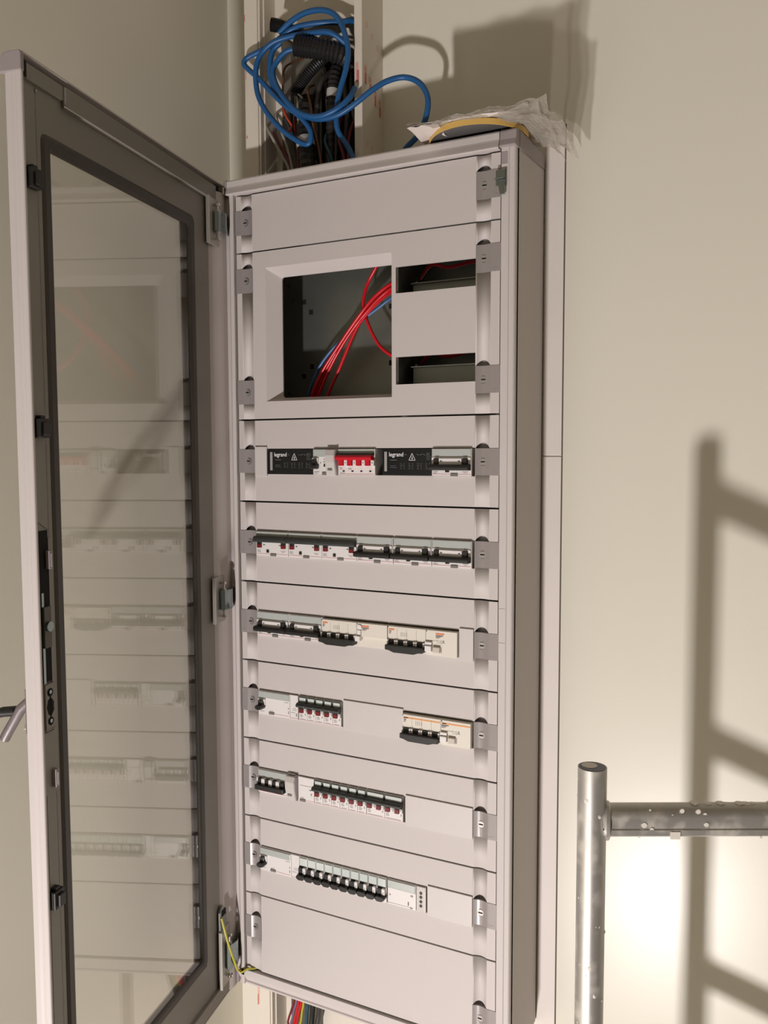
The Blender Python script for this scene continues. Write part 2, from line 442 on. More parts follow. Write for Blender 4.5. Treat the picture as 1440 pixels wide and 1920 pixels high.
# bevelled bezel of the large meter opening
bz = MB()
O = [(MZ['x0'], MZ['zb']), (MZ['x1'], MZ['zb']), (MZ['x1'], MZ['zt']), (MZ['x0'], MZ['zt'])]
I = [(.0845, -.3628), (.3125, -.3628), (.3125, -.1480), (.0845, -.1480)]
def rnd(pts, r, k=4):
    out = []; n = len(pts)
    for i in range(n):
        p = Vector(pts[i]); a = (Vector(pts[i-1])-p).normalized(); b = (Vector(pts[(i+1) % n])-p).normalized()
        for j in range(k+1):
            t = j/k; out.append(tuple(p+a*r*(1-t)**2+b*r*t*t))
    return out
Or, Ir = rnd(O, .002), rnd(I, .005); nn = len(Or)
for i in range(nn):
    j = (i+1) % nn
    bz.quad((*[Or[i][0]], 0, Or[i][1]), (Or[j][0], 0, Or[j][1]), (Ir[j][0], .020, Ir[j][1]), (Ir[i][0], .020, Ir[i][1]))
    bz.quad((Ir[i][0], .020, Ir[i][1]), (Ir[j][0], .020, Ir[j][1]), (Ir[j][0], .0225, Ir[j][1]), (Ir[i][0], .0225, Ir[i][1]))
bz.build('bezel', PAINT, pm, bevel=.0012)
WX0, WX1 = .0355, .4620
WIN = []                                  # window top per row
for r in range(6):
    zt = ZB[2+r]-.0525; WIN.append(zt); zc = ZB[2+r]-.0752
    cover_plate(ZB[2+r], ZB[3+r], [zc], [zc], [(WX0, WX1, zt-.0460, zt)])
cover_plate(ZB[8], ZB[9], [-1.3660], [-1.4065], [])
# mounting rails behind the windows and slots
for z in [w-.023 for w in WIN]:
    MB().box(.012, .490, .046, .052, z-.0175, z+.0175).build('mounting_rail', GALV, cab)
for z, h in ((-.1960, .015), (-.3345, .0155)):
    p = MB().box(.335, .500, .040, .042, z-h, z+h).box(.335, .500, .030, .042, z+h, z+h+.0015).box(.335, .500, .036, .0405, z-h-.004, z-h-.002)
    p.box(.338, .342, .041, .1104, z-h, z+h+.006)
    p.build('meter_rail', GALV, cab)
MB().box(.3215, .3235, .006, .1104, -.385, -.118).build('partition', GALV, cab)
# catches on the right stile for the door latch
def catch(z, n=1):
    c = MB().box(.4975, .5140, -.0100, -.0085, z-.010, z+.0140).box(.5125, .5140, -.0100, -.0052, z-.010, z+.0140)
    c.prism([(.5005, z-.002), (.5135, z-.002), (.5125, z-.0235), (.5050, z-.0235)], 'y', -.0120, -.0085)
    c.box(.4965, .5115, -.0150, -.0100, z-.0006, z+.0012)
    return c.build('latch_catch', ZINC, cab, bevel=.0005)
catch(-.0450)
c2 = MB().prism([(.5020, -1.420), (.5120, -1.424), (.5160, -1.430), (.5160, -1.470), (.5020, -1.470)], 'y', -.013, -.0048)
c2.prism([(.4960, -1.430), (.5040, -1.428), (.5040, -1.470), (.4880, -1.470)], 'y', -.020, -.0135)
c2.build('latch_catch', mat('dark_steel', srgb(96, 96, 88), .4, metal=.6), cab, bevel=.0008)

# ------------------------------------------------------------------ door (local axes: x from hinge to free edge, y to its inner side)
TH = math.radians(11.5)
un = Vector((math.sin(TH), -math.cos(TH), 0)); nv = Vector((math.cos(TH), math.sin(TH), 0))
U0, U1, V0, V1 = -.0180, .5330, -1.4940, .0250
dm = MB()
R_ = [(U1-.001, 0), (U1, -.001), (U1, -.0075), (U1-.0015, -.0095), (U1-.0025, -.013), (U1-.0015, -.0165), (U1-.004, -.026), (U1-.012, -.0315), (U1-.020, -.0315), (U1-.020, -.0295), (U1-.006, -.0270), (U1-.004, 0)]
dm.prism(R_, 'z', V0+.002, V1-.0235)                                       # free-edge stile
dm.box(U0+.010, U1-.02, -.0315, -.0295, .4, .4001) if False else None
for z0, z1 in ((V1-.0022, V1), (V0, V0+.0022)):                            # thin top and bottom rims
    dm.box(U0+.004, U1-.004, -.0300, .0, z0, z1)
dm.box(U0, U0+.0025, -.0300, -.004, V0, V1)                                # hinge-side rim
# outer sheet around the glazed opening
GX0, GX1, GZ0, GZ1 = .1100, .4740, -1.3820, -.0750
for b in ((U0, GX0-.012, V0, V1), (GX1+.012, U1-.012, V0, V1), (GX0-.012, GX1+.012, GZ1+.012, V1), (GX0-.012, GX1+.012, V0, GZ0-.012)):
    dm.box(b[0], b[1], -.0315, -.0295, b[2], b[3])
door = dm.build('door', PAINT, cab)
door.location = nv*(-.0300)
door.rotation_euler = (0, 0, math.atan2(un.y, un.x))
# inner stiffening frame
inn = MB()
for b in ((.5000, .5255, V0+.004, .0030), (GX1+.016, .5010, V0+.004, .0030), (.034, GX0-.016, V0+.004, .0030), (GX0-.016, GX1+.016, GZ1+.016, .0030), (GX0-.016, GX1+.016, V0+.004, GZ0-.016)):
    inn.box(b[0], b[1], -.0075, -.0060, b[2], b[3])
inn.build('inner_frame', PAINT_SHADED, door)
hp = [(.040, -.0060), (.031, -.0050), (.024, -.0030), (.016, .0010), (.008, .0042), (.000, .0054), (-.0085, .0050), (-.0130, .0028), (-.0155, -.0020), (-.0165, -.012), (-.0140, -.012), (-.0135, -.0030), (-.009, .0005), (.000, .0010), (.016, -.003), (.040, -.0075)]
MB().prism(hp, 'z', V0+.003, V1-.018).build('hinge_stile', PAINT, door, smooth=True)
tl = MB().box(.4520, .5270, -.0062, -.0015, -.0040, .0155).box(.020, .4480, -.0062, .0010, -.0120, .0150)
tl.box(.4480, .4520, -.0062, -.0020, -.002, .0155)
tl.build('top_stiffener', PAINT_SHADED, door, bevel=.0008)
MB().box(.016, .4520, .0010, .0016, -.0124, -.0108).build('stiffener_edge', PAINT, door)
MB().box(.020, .5270, -.0062, .0005, -1.4890, -1.4660).build('bottom_stiffener', PAINT_SHADED, door, bevel=.0008)
MB().prism([(.0003, V1-.0235), (.0003, V1-.0030), (-.0015, V1+.0005), (-.0170, V1+.0005)]+[(-.0170-.0160*math.sin(a*math.pi/12), V1-.0155+.0160*math.cos(a*math.pi/12)) for a in range(1, 7)]+[(-.0330, V1-.0235)], 'x', U1-.006, U1+.0007).build('door_corner_cap', CAP, door, bevel=.0012)
MB().box(.5215, .5268, -.0058, -.0010, -.0035, .0165).box(.006, .016, -.0058, -.001, -.012, .019).build('corner_slots', HOLE, door)
# gasket around the glass (rounded rectangle ring, slightly raised)
def ring(o, i, yo, y1, r):
    a = rnd([(o[0], o[2]), (o[1], o[2]), (o[1], o[3]), (o[0], o[3])], r, 5); b = rnd([(i[0], i[2]), (i[1], i[2]), (i[1], i[3]), (i[0], i[3])], r*.45, 5)
    q = MB(); n = len(a)
    mid = [((p[0]*.75+s_[0]*.25), (p[1]*.75+s_[1]*.25)) for p, s_ in zip(a, b)]
    md2 = [((p[0]*.2+s_[0]*.8), (p[1]*.2+s_[1]*.8)) for p, s_ in zip(a, b)]
    for k in range(n):
        l = (k+1) % n
        A = lambda L, y: [(L[k][0], y, L[k][1]), (L[l][0], y, L[l][1])]
        for (La, ya), (Lb, yb) in (((a, yo), (a, y1)), ((a, y1), (mid, y1+.0022)), ((mid, y1+.0022), (md2, y1+.0018)), ((md2, y1+.0018), (b, yo+.0006)), ((b, yo+.0006), (b, yo-.004))):
            p, s_ = A(La, ya), A(Lb, yb); q.quad(p[0], p[1], s_[1], s_[0])
    return q
ring((GX0-.0185, GX1+.0185, GZ0-.0150, GZ1+.0185), (GX0, GX1, GZ0, GZ1), -.0066, -.0056, .012).build('gasket', GASKET, door, smooth=True)
MB().box(GX0-.010, GX1+.010, -.0125, -.0085, GZ0-.010, GZ1+.010).build('glass_pane', GLASS, door)
# latch rod strip along the free edge: plate with cut-outs, guides and lock
ls = MB()
def strip(z0, z1, x0, x1): ls.prism([(x0, z0), (x1, z0), (x1, z1), (x0, z1)], 'y', -.0058, -.0046)
strip(-.548, -.108, .5060, .5235); strip(-1.46, -.905, .5060, .5215)
ls.prism([(.5025, -.560), (.5235, -.548), (.5060, -.548)], 'y', -.0058, -.0046)
strip(-.905, -.823, .5040, .5245); strip(-.905, -.57, .4990, .5040)
ls.build('latch_rod', PAINT_SHADED, door)
MB().box(.5045, .5262, -.0059, -.0050, -.757, -.560).build('rod_slot', HOLE, door)
MB().box(.5170, .5215, -.0046, -.0036, -.760, -.640).build('rod_bar', ZINC, door)
def plate_with_holes(z0, z1, x0, x1):
    g = MB().box(x0, x1, -.0040, -.0022, z0, z1).box(x1-.0015, x1, -.0022, -.0012, z0, z1).box(x0, x1, -.0022, -.0014, z1-.0015, z1).box(x0, x1, -.0022, -.0014, z0, z0+.0015)
    return g
lk = plate_with_holes(-.820, -.759, .5030, .5225).build('lock_plate', PAINT_SHADED, door)
h = MB()
for z, r in ((-.7705, .0055), (-.8085, .0055)): h.cyl((.5125, -.0024, z), 'y', r, .0006, 14)
h.prism([(.5125+.0075*math.cos(a)*(.8 if k % 2 else 1), -.7895+.0115*math.sin(a)) for k, a in enumerate([2*math.pi*i/14 for i in range(14)])], 'y', -.0022, -.0017)
h.box(.5115, .5135, -.0022, -.0017, -.8035, -.7755)
h.build('lock_holes', HOLE, lk)
h = MB()
for z in (-.7695, -.8075): h.cyl((.5140, -.0020, z), 'y', .0026, .002, 10)
h.build('lock_screws', ZINC, lk, smooth=True)
l2 = MB().box(.5055, .5200, -.0040, -.0015, -.712, -.658).build('cam_plate', mat('dark_cam', srgb(84, 82, 74), .35, metal=.5), door, bevel=.001)
MB().cyl((.5125, -.0015, -.684), 'y', .0065, .0035, 16).build('cam_hub', ZINC, l2, smooth=True)
for z in (-.598, -.886):
    MB().box(.5030, .5100, -.0048, .0012, z-.012, z+.012).box(.5050, .5085, .0012, .0030, z-.009, z+.009).build('rod_guide', CAP, door, bevel=.0008)
for z in (-.122, -.430, -1.046):
    g = MB().box(.5050, .5250, -.0060, .0050, z-.012, z+.0125).box(.5080, .5200, .0050, .0090, z-.009, z+.008).box(.5105, .5205, -.0060, .0030, z+.0125, z+.0165)
    g.build('rod_guide', BLACK, door, bevel=.0012)['label'] = 'black plastic rod guide'
MB().cyl((.4995, -.0062, -.0100), 'y', .0022, .0015, 10).build('door_screw', ZINC, door)
# hinges: plate on the door, two pins, curved strap reaching the cabinet
def hinge(zt, zb):
    zc = (zt+zb)/2; hh = (zt-zb)/2
    h = MB().box(.0150, .0560, -.0015, .0025, zb, zt).box(.0535, .0562, .0025, .0055, zb, zt).build('hinge', mat('hinge_plate', srgb(186, 182, 174), .35, metal=.4), door, bevel=.0006)
    p = MB()
    for dz in (hh*.72, hh*.42, -hh*.42, -hh*.72):
        p.cyl((.0300, .0085, zc+dz-.0022), 'z', .0050, .0044, 14)
    p.cyl((.0300, .0085, zc-hh*.78), 'z', .0022, hh*1.56, 10)
    p.build('hinge_pin', CHROME, h, smooth=True)
    s = MB(); s.prism([(.0370, .0030), (.0395, .0080), (.0370, .0140), (.0300, .0165), (.0180, .0190), (.0040, .0150), (-.0060, .0120), (-.0060, .0100), (.0040, .0130), (.0170, .0165), (.0280, .0145), (.0345, .0110), (.0350, .0030)], 'z', zc-hh*.42, zc+hh*.42)
    s.build('hinge_strap', ZINC, h, smooth=True)
hinge(-.0100, -.0920); hinge(-.6880, -.7730); hinge(-1.3560, -1.4680)
MB().prism([(.0430, -1.3080), (.0285, -1.3200), (.0240, -1.3600), (.0520, -1.3600), (.0530, -1.3200)], 'y', -.0030, .0010).build('earth_lug', GALV, door, bevel=.0005)
MB().box(.0310, .0455, .0010, .0022, -1.3300, -1.3190).build('lug_slot', HOLE, door)
# handle on the outer side
hd = MB().box(.4920, .5150, -.0400, -.0315, -.830, -.768).build('handle', mat('satin_handle', srgb(124, 116, 117), .38, metal=.2), door, bevel=.002)
MB().tube([(.5020, -.038, -.785), (.4985, -.058, -.800), (.4950, -.085, -.838), (.4945, -.090, -.846)], .0070, 12).build('handle_lever', MAT['satin_handle'], hd, smooth=True)
MB().cyl((.5020, -.0480, -.8240), 'y', .0055, .0150, 16).build('handle_collar', CHROME, hd, smooth=True)
MB().tube([(.495, -.070, -.806), (.497, -.088, -.808), (.499, -.108, -.815), (.499, -.112, -.850)], .0070, 10).build('handle_knob', BLACK, hd, smooth=True)

# earth wire from the door lug to the bottom of the cabinet
pts = [nv*(-.0300)+un*a+nv*b+Vector((0, 0, z)) for a, b, z in ((.0500, .002, -1.330), (.0470, .006, -1.352), (.0420, .012, -1.385), (.0330, .018, -1.420), (.0180, .018, -1.448), (.0050, .016, -1.457))]
pts += [Vector((-.004, -.012, -1.456)), Vector((.006, -.008, -1.449)), Vector((.014, -.001, -1.450)), Vector((.024, .012, -1.452))]
ew = MB().tube(spline(pts, 6), .0022, 8)
e = ew.build('earth_wire', EARTH, smooth=True); e.location = (0, 0, Z0)
uvl = e.data.uv_layers.new(name='UVMap')
for p in e.data.polygons:
    for li in p.loop_indices:
        vi = e.data.loops[li].vertex_index
        uvl.data[li].uv = (vi//8/50, (vi % 8)/8)
tag(e, 'green and yellow earth wire drooping from the door lug to the cabinet bottom corner', 'wire')

# ------------------------------------------------------------------ modular devices
FR = -.004
def parts_box(L, name, m, *boxes, bevel=.0004):
    for b in boxes: L.append((name, MB().box(*b), m, bevel))
def marks(L, rows, m=MARK, name='print'):
    M = MB()
    for x0, x1, z, t in rows: M.box(x0, x1, FR-.00025, FR+.0002, z-t/2, z+t/2)
    L.append((name, M, m, 0))
def tri(M, x, z, s):
    M.prism([(x-s*.0016, z-.0013), (x-s*.0016, z+.0013), (x+s*.0024, z)], 'y', FR-.0052, FR-.0048)
BODYD = .0455
def base(L, w, m=WHITE, z1=-.0012, z0=-.0455):
    parts_box(L, 'housing', m, (.0003, w-.0003, FR, BODYD, z0, z1), bevel=.0005)
def small_print(L, w, z=-.040):
    rows = [(.0025+.0*i, .0025+random.uniform(.005, .009), z-.0018*i+.002, .0007) for i in range(3)]
    rows += [(w-.016, w-.006, z+.0015, .0007), (w-.014, w-.008, z-.0006, .0007)]
    marks(L, [(a, min(b, w-.001), c, d) for a, b, c, d in rows])
def d_on4(w):
    L = []; base(L, w)
    parts_box(L, 'label_window', LABEL, (.0012, w-.0012, FR-.0016, FR, -.0096, -.0020))
    M = MB().prism([(FR, -.0095), (-.0115, -.0100), (-.0150, -.0128), (-.0158, -.0165), (-.0150, -.0200), (FR, -.0210)], 'x', .0002, w-.0002); L.append(('switch_bar', M, DKGREY, .0006))
    t1, t2 = .0045, w-.0135
    parts_box(L, 'switch_stem', BLACK, (t1, t1+.0085, FR-.0042, FR, -.0245, -.0205), (t2, t2+.0085, FR-.0042, FR, -.0245, -.0205))
    parts_box(L, 'red_indicator', DKRED, (t1+.0004, t1+.0085, FR-.0050, FR, -.0312, -.0245), (t2+.0004, t2+.0085, FR-.0050, FR, -.0312, -.0245))
    M = MB(); tri(M, t1+.0135, -.0258, 1); tri(M, t2-.0045, -.0258, -1); M.off((0, .0048, 0)); L.append(('arrow_print', M, DKMARK, 0))
    parts_box(L, 'test_button', BLACK, (w*.33, w*.33+.0055, FR-.0012, FR, -.0400, -.0345))
    parts_box(L, 'grey_tab', TAB, (w*.455, w*.455+.0125, FR-.0016, FR, -.0458, -.0413))
    marks(L, [(.002, w*.45, -.0420, .0006), (w*.64, w-.002, -.0420, .0006)], REDLINE, 'red_line')
    small_print(L, w, -.0375); return L
def d_off4(w):
    L = []; base(L, w)
    parts_box(L, 'label_window', LABEL, (.0012, w-.0012, FR-.0016, FR, -.0138, -.0020))
    t1, t2 = .0060, w-.0145
    parts_box(L, 'white_centre', WHITE, (t1+.0090, t2-.0006, FR-.0060, FR, -.0270, -.0172), (.001, t1-.0006, FR-.003, FR, -.0265, -.0158), (t2+.0090, w-.001, FR-.003, FR, -.0265, -.0158), (.003, w-.003, FR-.0024, FR, -.0172, -.0150))
    parts_box(L, 'switch_stem', BLACK, (t1, t1+.0085, FR-.0070, FR, -.0285, -.0172), (t2, t2+.0085, FR-.0070, FR, -.0285, -.0172))
    M = MB().prism([(FR, -.0262), (-.0160, -.0272), (-.0182, -.0300), (-.0182, -.0338), (-.0160, -.0362), (FR, -.0366)], 'x', .0002, w-.0012); L.append(('switch_bar', M, BLACK, .0006))
    M = MB(); tri(M, t1+.0130, -.0215, 1); tri(M, t2-.0050, -.0215, -1); M.off((0, -.0012, 0)); L.append(('arrow_print', M, DKMARK, 0))
    parts_box(L, 'test_button', BLACK, (w*.36, w*.36+.0060, FR-.0040, FR, -.0398, -.0360))
    parts_box(L, 'grey_tab', TAB, (w*.48, w*.48+.0125, FR-.0016, FR, -.0462, -.0415))
    marks(L, [(.002, w*.47, -.0428, .0006), (w*.67, w-.002, -.0428, .0006)], REDLINE, 'red_line')
    small_print(L, w, -.0400); return L
def d_mcb_on(w, poles=1):
    L = []; base(L, w)
    parts_box(L, 'window_frame', DKGREY, (.0004, w-.0004, FR-.0006, FR, -.0135, -.0010))
    parts_box(L, 'label_window', LABELW, (.0026, w-.0018, FR-.0022, FR, -.0105, -.0026))
    M = MB().prism([(FR, -.0105), (-.0120, -.0115), (-.0155, -.0145), (-.0150, -.0185), (FR, -.0200)], 'x', .0, w); L.append(('switch_bar', M, DKGREY, .0008))
    tg = [(.0030+.0178*k) for k in range(poles)]
    parts_box(L, 'switch_stem', BLACK, *[(x, x+.0085, FR-.0050, FR, -.0225, -.0190) for x in tg])
    parts_box(L, 'red_indicator', DKRED, *[(x+.0004, x+.0085, FR-.0055, FR, -.0300, -.0225) for x in tg])
    parts_box(L, 'white_centre', WHITE, *[(x+.0098, x+.0145, FR-.0040, FR, -.0290, -.0215) for x in tg])
    parts_box(L, 'screw_dot', DKMARK, *[(x+.0113, x+.0129, FR-.0043, FR-.0038, -.0246, -.0230) for x in tg])
    marks(L, [(.0028, .0078, -.0345, .0008), (.0028, .0090, -.0365, .0008), (.0028, .0085, -.0385, .0007), (w-.0045, w-.0028, -.0335, .0040), (.0028, w-.004, -.0425, .0008)])
    marks(L, [(.0005, w-.0005, -.0440, .0004)], REDLINE, 'red_line'); return L
def d_mcb_off(w):
    L = []; base(L, w)
    parts_box(L, 'window_frame', LABEL, (.0003, w-.0003, FR-.0006, FR, -.0180, -.0010))
    parts_box(L, 'label_window', LABELW, (.0018, w-.0010, FR-.0022, FR, -.0172, -.0026))
    parts_box(L, 'white_centre', WHITE, (.0110, .0168, FR-.0070, FR, -.0300, -.0186), (.0002, .0018, FR-.004, FR, -.027, -.0186))
    parts_box(L, 'switch_stem', BLACK, (.0020, .0108, FR-.0072, FR, -.0310, -.0188))
    pr = [(.0000, -.0325), (.0030, -.0300), (.0130, -.0300), (.0178, -.0318), (.0178, -.0360), (.0140, -.0390), (.0050, -.0395), (.0000, -.0365)]
    M = MB().prism(pr, 'y', -.0170, FR); L.append(('switch_bar', M, BLACK, .001))
    parts_box(L, 'screw_dot', DKMARK, (.0130, .0146, FR-.0073, FR-.0068, -.0262, -.0246))
    marks(L, [(.0028, .0130, -.0428, .0008), (.0028, .0100, -.0410, .0006)], MARK); return L
def d_knob(w):
    L = []; base(L, w)
    parts_box(L, 'label_window', LABEL, (.0012, w-.0012, FR-.0016, FR, -.0138, -.0020))
    parts_box(L, 'switch_surround', WHITE, (.0008, .0165, FR-.0030, FR, -.0270, -.0158))
    parts_box(L, 'switch_stem', DKGREY, (.0040, .0130, FR-.0075, FR, -.0270, -.0172))
    M = MB().prism([(.0005, -.0290), (.0035, -.0258), (.0135, -.0258), (.0165, -.0290), (.0150, -.0332), (.0080, -.0345), (.0020, -.0332)], 'y', -.0180, FR); L.append(('switch_knob', M, BLACK, .001))
    parts_box(L, 'grey_tab', TAB, (w*.34, w*.34+.0120, FR-.0016, FR, -.0435, -.0392))
    marks(L, [(w*.53, w-.002, -.0418, .0006)], REDLINE, 'red_line')
    marks(L, [(w*.36, w*.36+.008, -.0370, .0008), (w-.012, w-.003, -.0170, .0008), (w-.004, w-.0022, -.0275, .0030), (w-.004, w-.0022, -.0350, .0050), (.0035, .0130, -.0395, .0008)]); return L
def curved_cover(L, x0, x1):
    pr = [(FR, -.0020), (-.0100, -.0022), (-.0135, -.0120), (-.0128, -.0240), (-.0100, -.0350), (-.0075, -.0462), (FR, -.0465)]
    M = MB().prism(pr, 'x', x0, x1); L.append(('curved_cover', M, mat('pale_grey_cover', srgb(204, 199, 196), .4), .0008))
    pr2 = [(a-.0004, z) for a, z in pr]; M = MB().prism([(FR, -.0015)]+[(a-.0012, z) for a, z in pr[1:-1]]+[(FR, -.0472)], 'x', x1, x1+.0030); L.append(('cover_edge', M, CAP, .0004))
    parts_box(L, 'cover_button', TAB, (x0+.0045, x0+.0130, -.0112, -.0080, -.0385, -.0345), bevel=.0003)
    parts_box(L, 'cover_nub', CAP, (x0+.002, x0+.017, -.0048, -.0003, -.0025, .0015))
def d_rcbo(w):                       # one switch plus curved cover
    L = []; c = .0290; base(L, w)
    parts_box(L, 'label_window', LABEL, (.0012, c+.004, FR-.0016, FR, -.0150, -.0020))
    parts_box(L, 'switch_surround', WHITE, (.0002, .0120, FR-.0036, FR, -.0270, -.0165))
    parts_box(L, 'switch_stem', BLACK, (.0025, .0100, FR-.0075, FR, -.0290, -.0185))
    parts_box(L, 'switch_knob', BLACK, (.0008, .0125, -.0165, FR, -.0360, -.0285), bevel=.002)
    parts_box(L, 'test_button', BLACK, (.0220, .0250, FR-.0010, FR, -.0320, -.0270))
    parts_box(L, 'grey_tab', TAB, (.0190, .0275, FR-.0018, FR, -.0465, -.0415))
    marks(L, [(.0210, .0255, -.0190, .0012), (.0215, .0250, -.0235, .002), (.0025, .0130, -.0408, .0012), (.002, .010, -.0435, .0008), (.0148, .0165, -.025, .003)])
    curved_cover(L, c, w-.0030); return L
def d_rcbo4(w):                      # four-pole switch plus curved cover
    L = []; c = .0650; base(L, w)
    parts_box(L, 'label_window', LABEL, (.0012, c, FR-.0016, FR, -.0138, -.0020))
    xs = [.0035+.0160*k for k in range(4)]
    parts_box(L, 'switch_stem', BLACK, *[(x, x+.0080, FR-.0070, FR, -.0290, -.0172) for x in xs])
    parts_box(L, 'white_centre', WHITE, *[(x+.0085, x+.0155, FR-.0080, FR, -.0275, -.0165) for x in xs[:3]], (.0002, .0030, FR-.006, FR, -.027, -.0160))
    parts_box(L, 'screw_dot', DKMARK, *[(x+.0112, x+.0128, FR-.0083, FR-.0078, -.0245, -.0229) for x in xs[:3]])
    parts_box(L, 'switch_bar', BLACK, (.0004, c-.002, -.0175, FR, -.0362, -.0272), bevel=.001)
    marks(L, [(.002, c-.002, -.0428, .0006)], REDLINE, 'red_line')
    curved_cover(L, c, w-.0030); return L
def d_red4(w):
    L = []; base(L, w)
    parts_box(L, 'label_window', LABELW, (.0012, w-.0012, FR-.0012, FR, -.0085, -.0020))
    M = MB().prism([(FR, -.0070), (-.0105, -.0085), (-.0125, -.0115), (FR, -.0125)], 'x', .0012, w-.0012); L.append(('grey_arch', M, DKGREY, .0006))
    M = MB().prism([(FR, -.0112), (-.0140, -.0118), (-.0172, -.0150), (-.0165, -.0195), (FR, -.0215)], 'x', .0002, w-.0018); L.append(('switch_bar', M, RED, .0008))
    xs = [.0050+.0173*k for k in range(4)]
    parts_box(L, 'switch_lever', RED, *[(x, x+.0090, -.0120, FR, -.0300, -.0190) for x in xs], bevel=.0008)
    parts_box(L, 'white_centre', WHITE, *[(x+.0100, x+.0160, FR-.0060, FR, -.0300, -.0205) for x in xs[:4]])
    parts_box(L, 'screw_dot', DKMARK, *[(x+.0122, x+.0138, FR-.0063, FR-.0058, -.0256, -.0238) for x in xs[:4]])
    parts_box(L, 'test_button', BLACK, *[(x+.0045, x+.0085, FR-.0008, FR, -.0405, -.0380) for x in xs])
    marks(L, [(.004, w-.002, -.0440, .0006)], REDLINE, 'red_line')
    marks(L, [(.004, .009, -.034, .0008), (.004, .0085, -.036, .0008), (.0200, .0270, -.0345, .0008), (.021, .027, -.0362, .0008), (.004, .014, -.0425, .0008)]); return L
def d_spacer(w):
    L = []; base(L, w)
    marks(L, [(.004, w-.004, -.0165, .0008)] if w > .02 else [(w*.35, w-.003, -.026, .0008), (w*.3, w-.003, -.029, .0006), (.002, w-.006, -.0335, .0007), (w-.0045, w-.002, -.037, .006)])
    if w > .02: parts_box(L, 'grey_tab', TAB, (.0040, .0160, FR-.0016, FR, -.0462, -.0420)); marks(L, [(.0055, .0125, -.0395, .0012), (w-.010, w-.006, -.0230, .0025), (w-.007, w-.0045, -.0310, .004)])
    marks(L, [(.017 if w > .02 else .001, w-.0005, -.0435, .0006)], REDLINE, 'red_line'); return L
def d_aux(w):
    L = []; base(L, w)
    parts_box(L, 'label_window', LABEL, (.0008, w-.0010, FR-.0016, FR, -.0150, -.0020))
    marks(L, [(.0005, w-.0005, -.0158, .0006), (.0005, w-.012, -.0425, .0006), (.0440, .0490, -.0215, .0030), (.0430, .0480, -.0430, .0030), (.0035, .006, -.0280, .0030)])
    parts_box(L, 'test_button', DKMARK, (.0392, .0408, FR-.0006, FR, -.0400, -.0330)); return L
def d_ports(w):
    L = []; base(L, w, mat('pale_port_plastic', srgb(205, 200, 194), .45))
    parts_box(L, 'port_frame', WHITE, (.0012, .0026, FR-.0008, FR, -.0440, -.0060), (w-.0030, w-.0016, FR-.0008, FR, -.0440, -.0060))
    M = MB()
    for z in (-.0120, -.0190, -.0270, -.0345): M.cyl((w*.48, FR-.0006, z), 'y', .0027, .0006, 12)
    L.append(('port', M, DKMARK, 0)); return L
def d_terminal(w):
    L = []
    parts_box(L, 'housing', BLACK2, (.0003, w-.0003, -.0006, BODYD, -.0455, -.0012), bevel=.0006)
    parts_box(L, 'side_bar', mat('pale_grey_bar', srgb(165, 163, 160), .4), (.0050, .0100, -.0022, -.0004, -.0390, -.0060))
    M = MB(); r3 = [(.0560+.0066*math.cos(a), -.0165+.0076*math.sin(a)) for a in (math.pi/2, math.pi/2+2.094, math.pi/2+4.189)]
    for i in range(3):
        a, b = Vector(r3[i]), Vector(r3[(i+1) % 3]); d = (b-a).normalized()*.0004; n = Vector((-d.y, d.x))
        M.prism([tuple(a-d-n), tuple(b+d-n), tuple(b+d+n), tuple(a-d+n)], 'y', -.0009, -.0005)
    M.prism([(.0567, -.0130), (.0548, -.0176), (.0560, -.0176), (.0553, -.0210), (.0575, -.0166), (.0563, -.0166)], 'y', -.0009, -.0005)
    L.append(('warning_triangle', M, PRINTW, 0))
    M = MB()
    for i in range(8):
        x = .0440+.0056*i
        if abs(x-.0560) < .0065: continue
        a = .7 if i % 2 else -.7
        M.box(x-.0016, x+.0016, -.0009, -.0005, -.0112, -.0106).prism([(x-.0018, -.0108-a*.002), (x+.0018, -.0108+a*.002), (x+.0018, -.0113+a*.002), (x-.0018, -.0113-a*.002)], 'y', -.0009, -.0005)
    for i in range(4):
        for k in range(4):
            x = .034+.0155*i; M.box(x, x+.0022+.003*random.random(), -.0009, -.0005, -.0262-.0028*k, -.0257-.0028*k); M.box(x+.0062, x+.0085, -.0009, -.0005, -.0262-.0028*k, -.0257-.0028*k)
    for k in range(5): M.box(.082, .086+.006*random.random(), -.0009, -.0005, -.0090-.0026*k, -.0085-.0026*k)
    M.box(.0150, .0280, -.0009, -.0005, -.0205, -.0197).box(.0150, .0260, -.0009, -.0005, -.0300, -.0295).box(.0150, .0280, -.0009, -.0005, -.0330, -.0325)
    L.append(('fine_print', M, PRINTG, 0)); return L
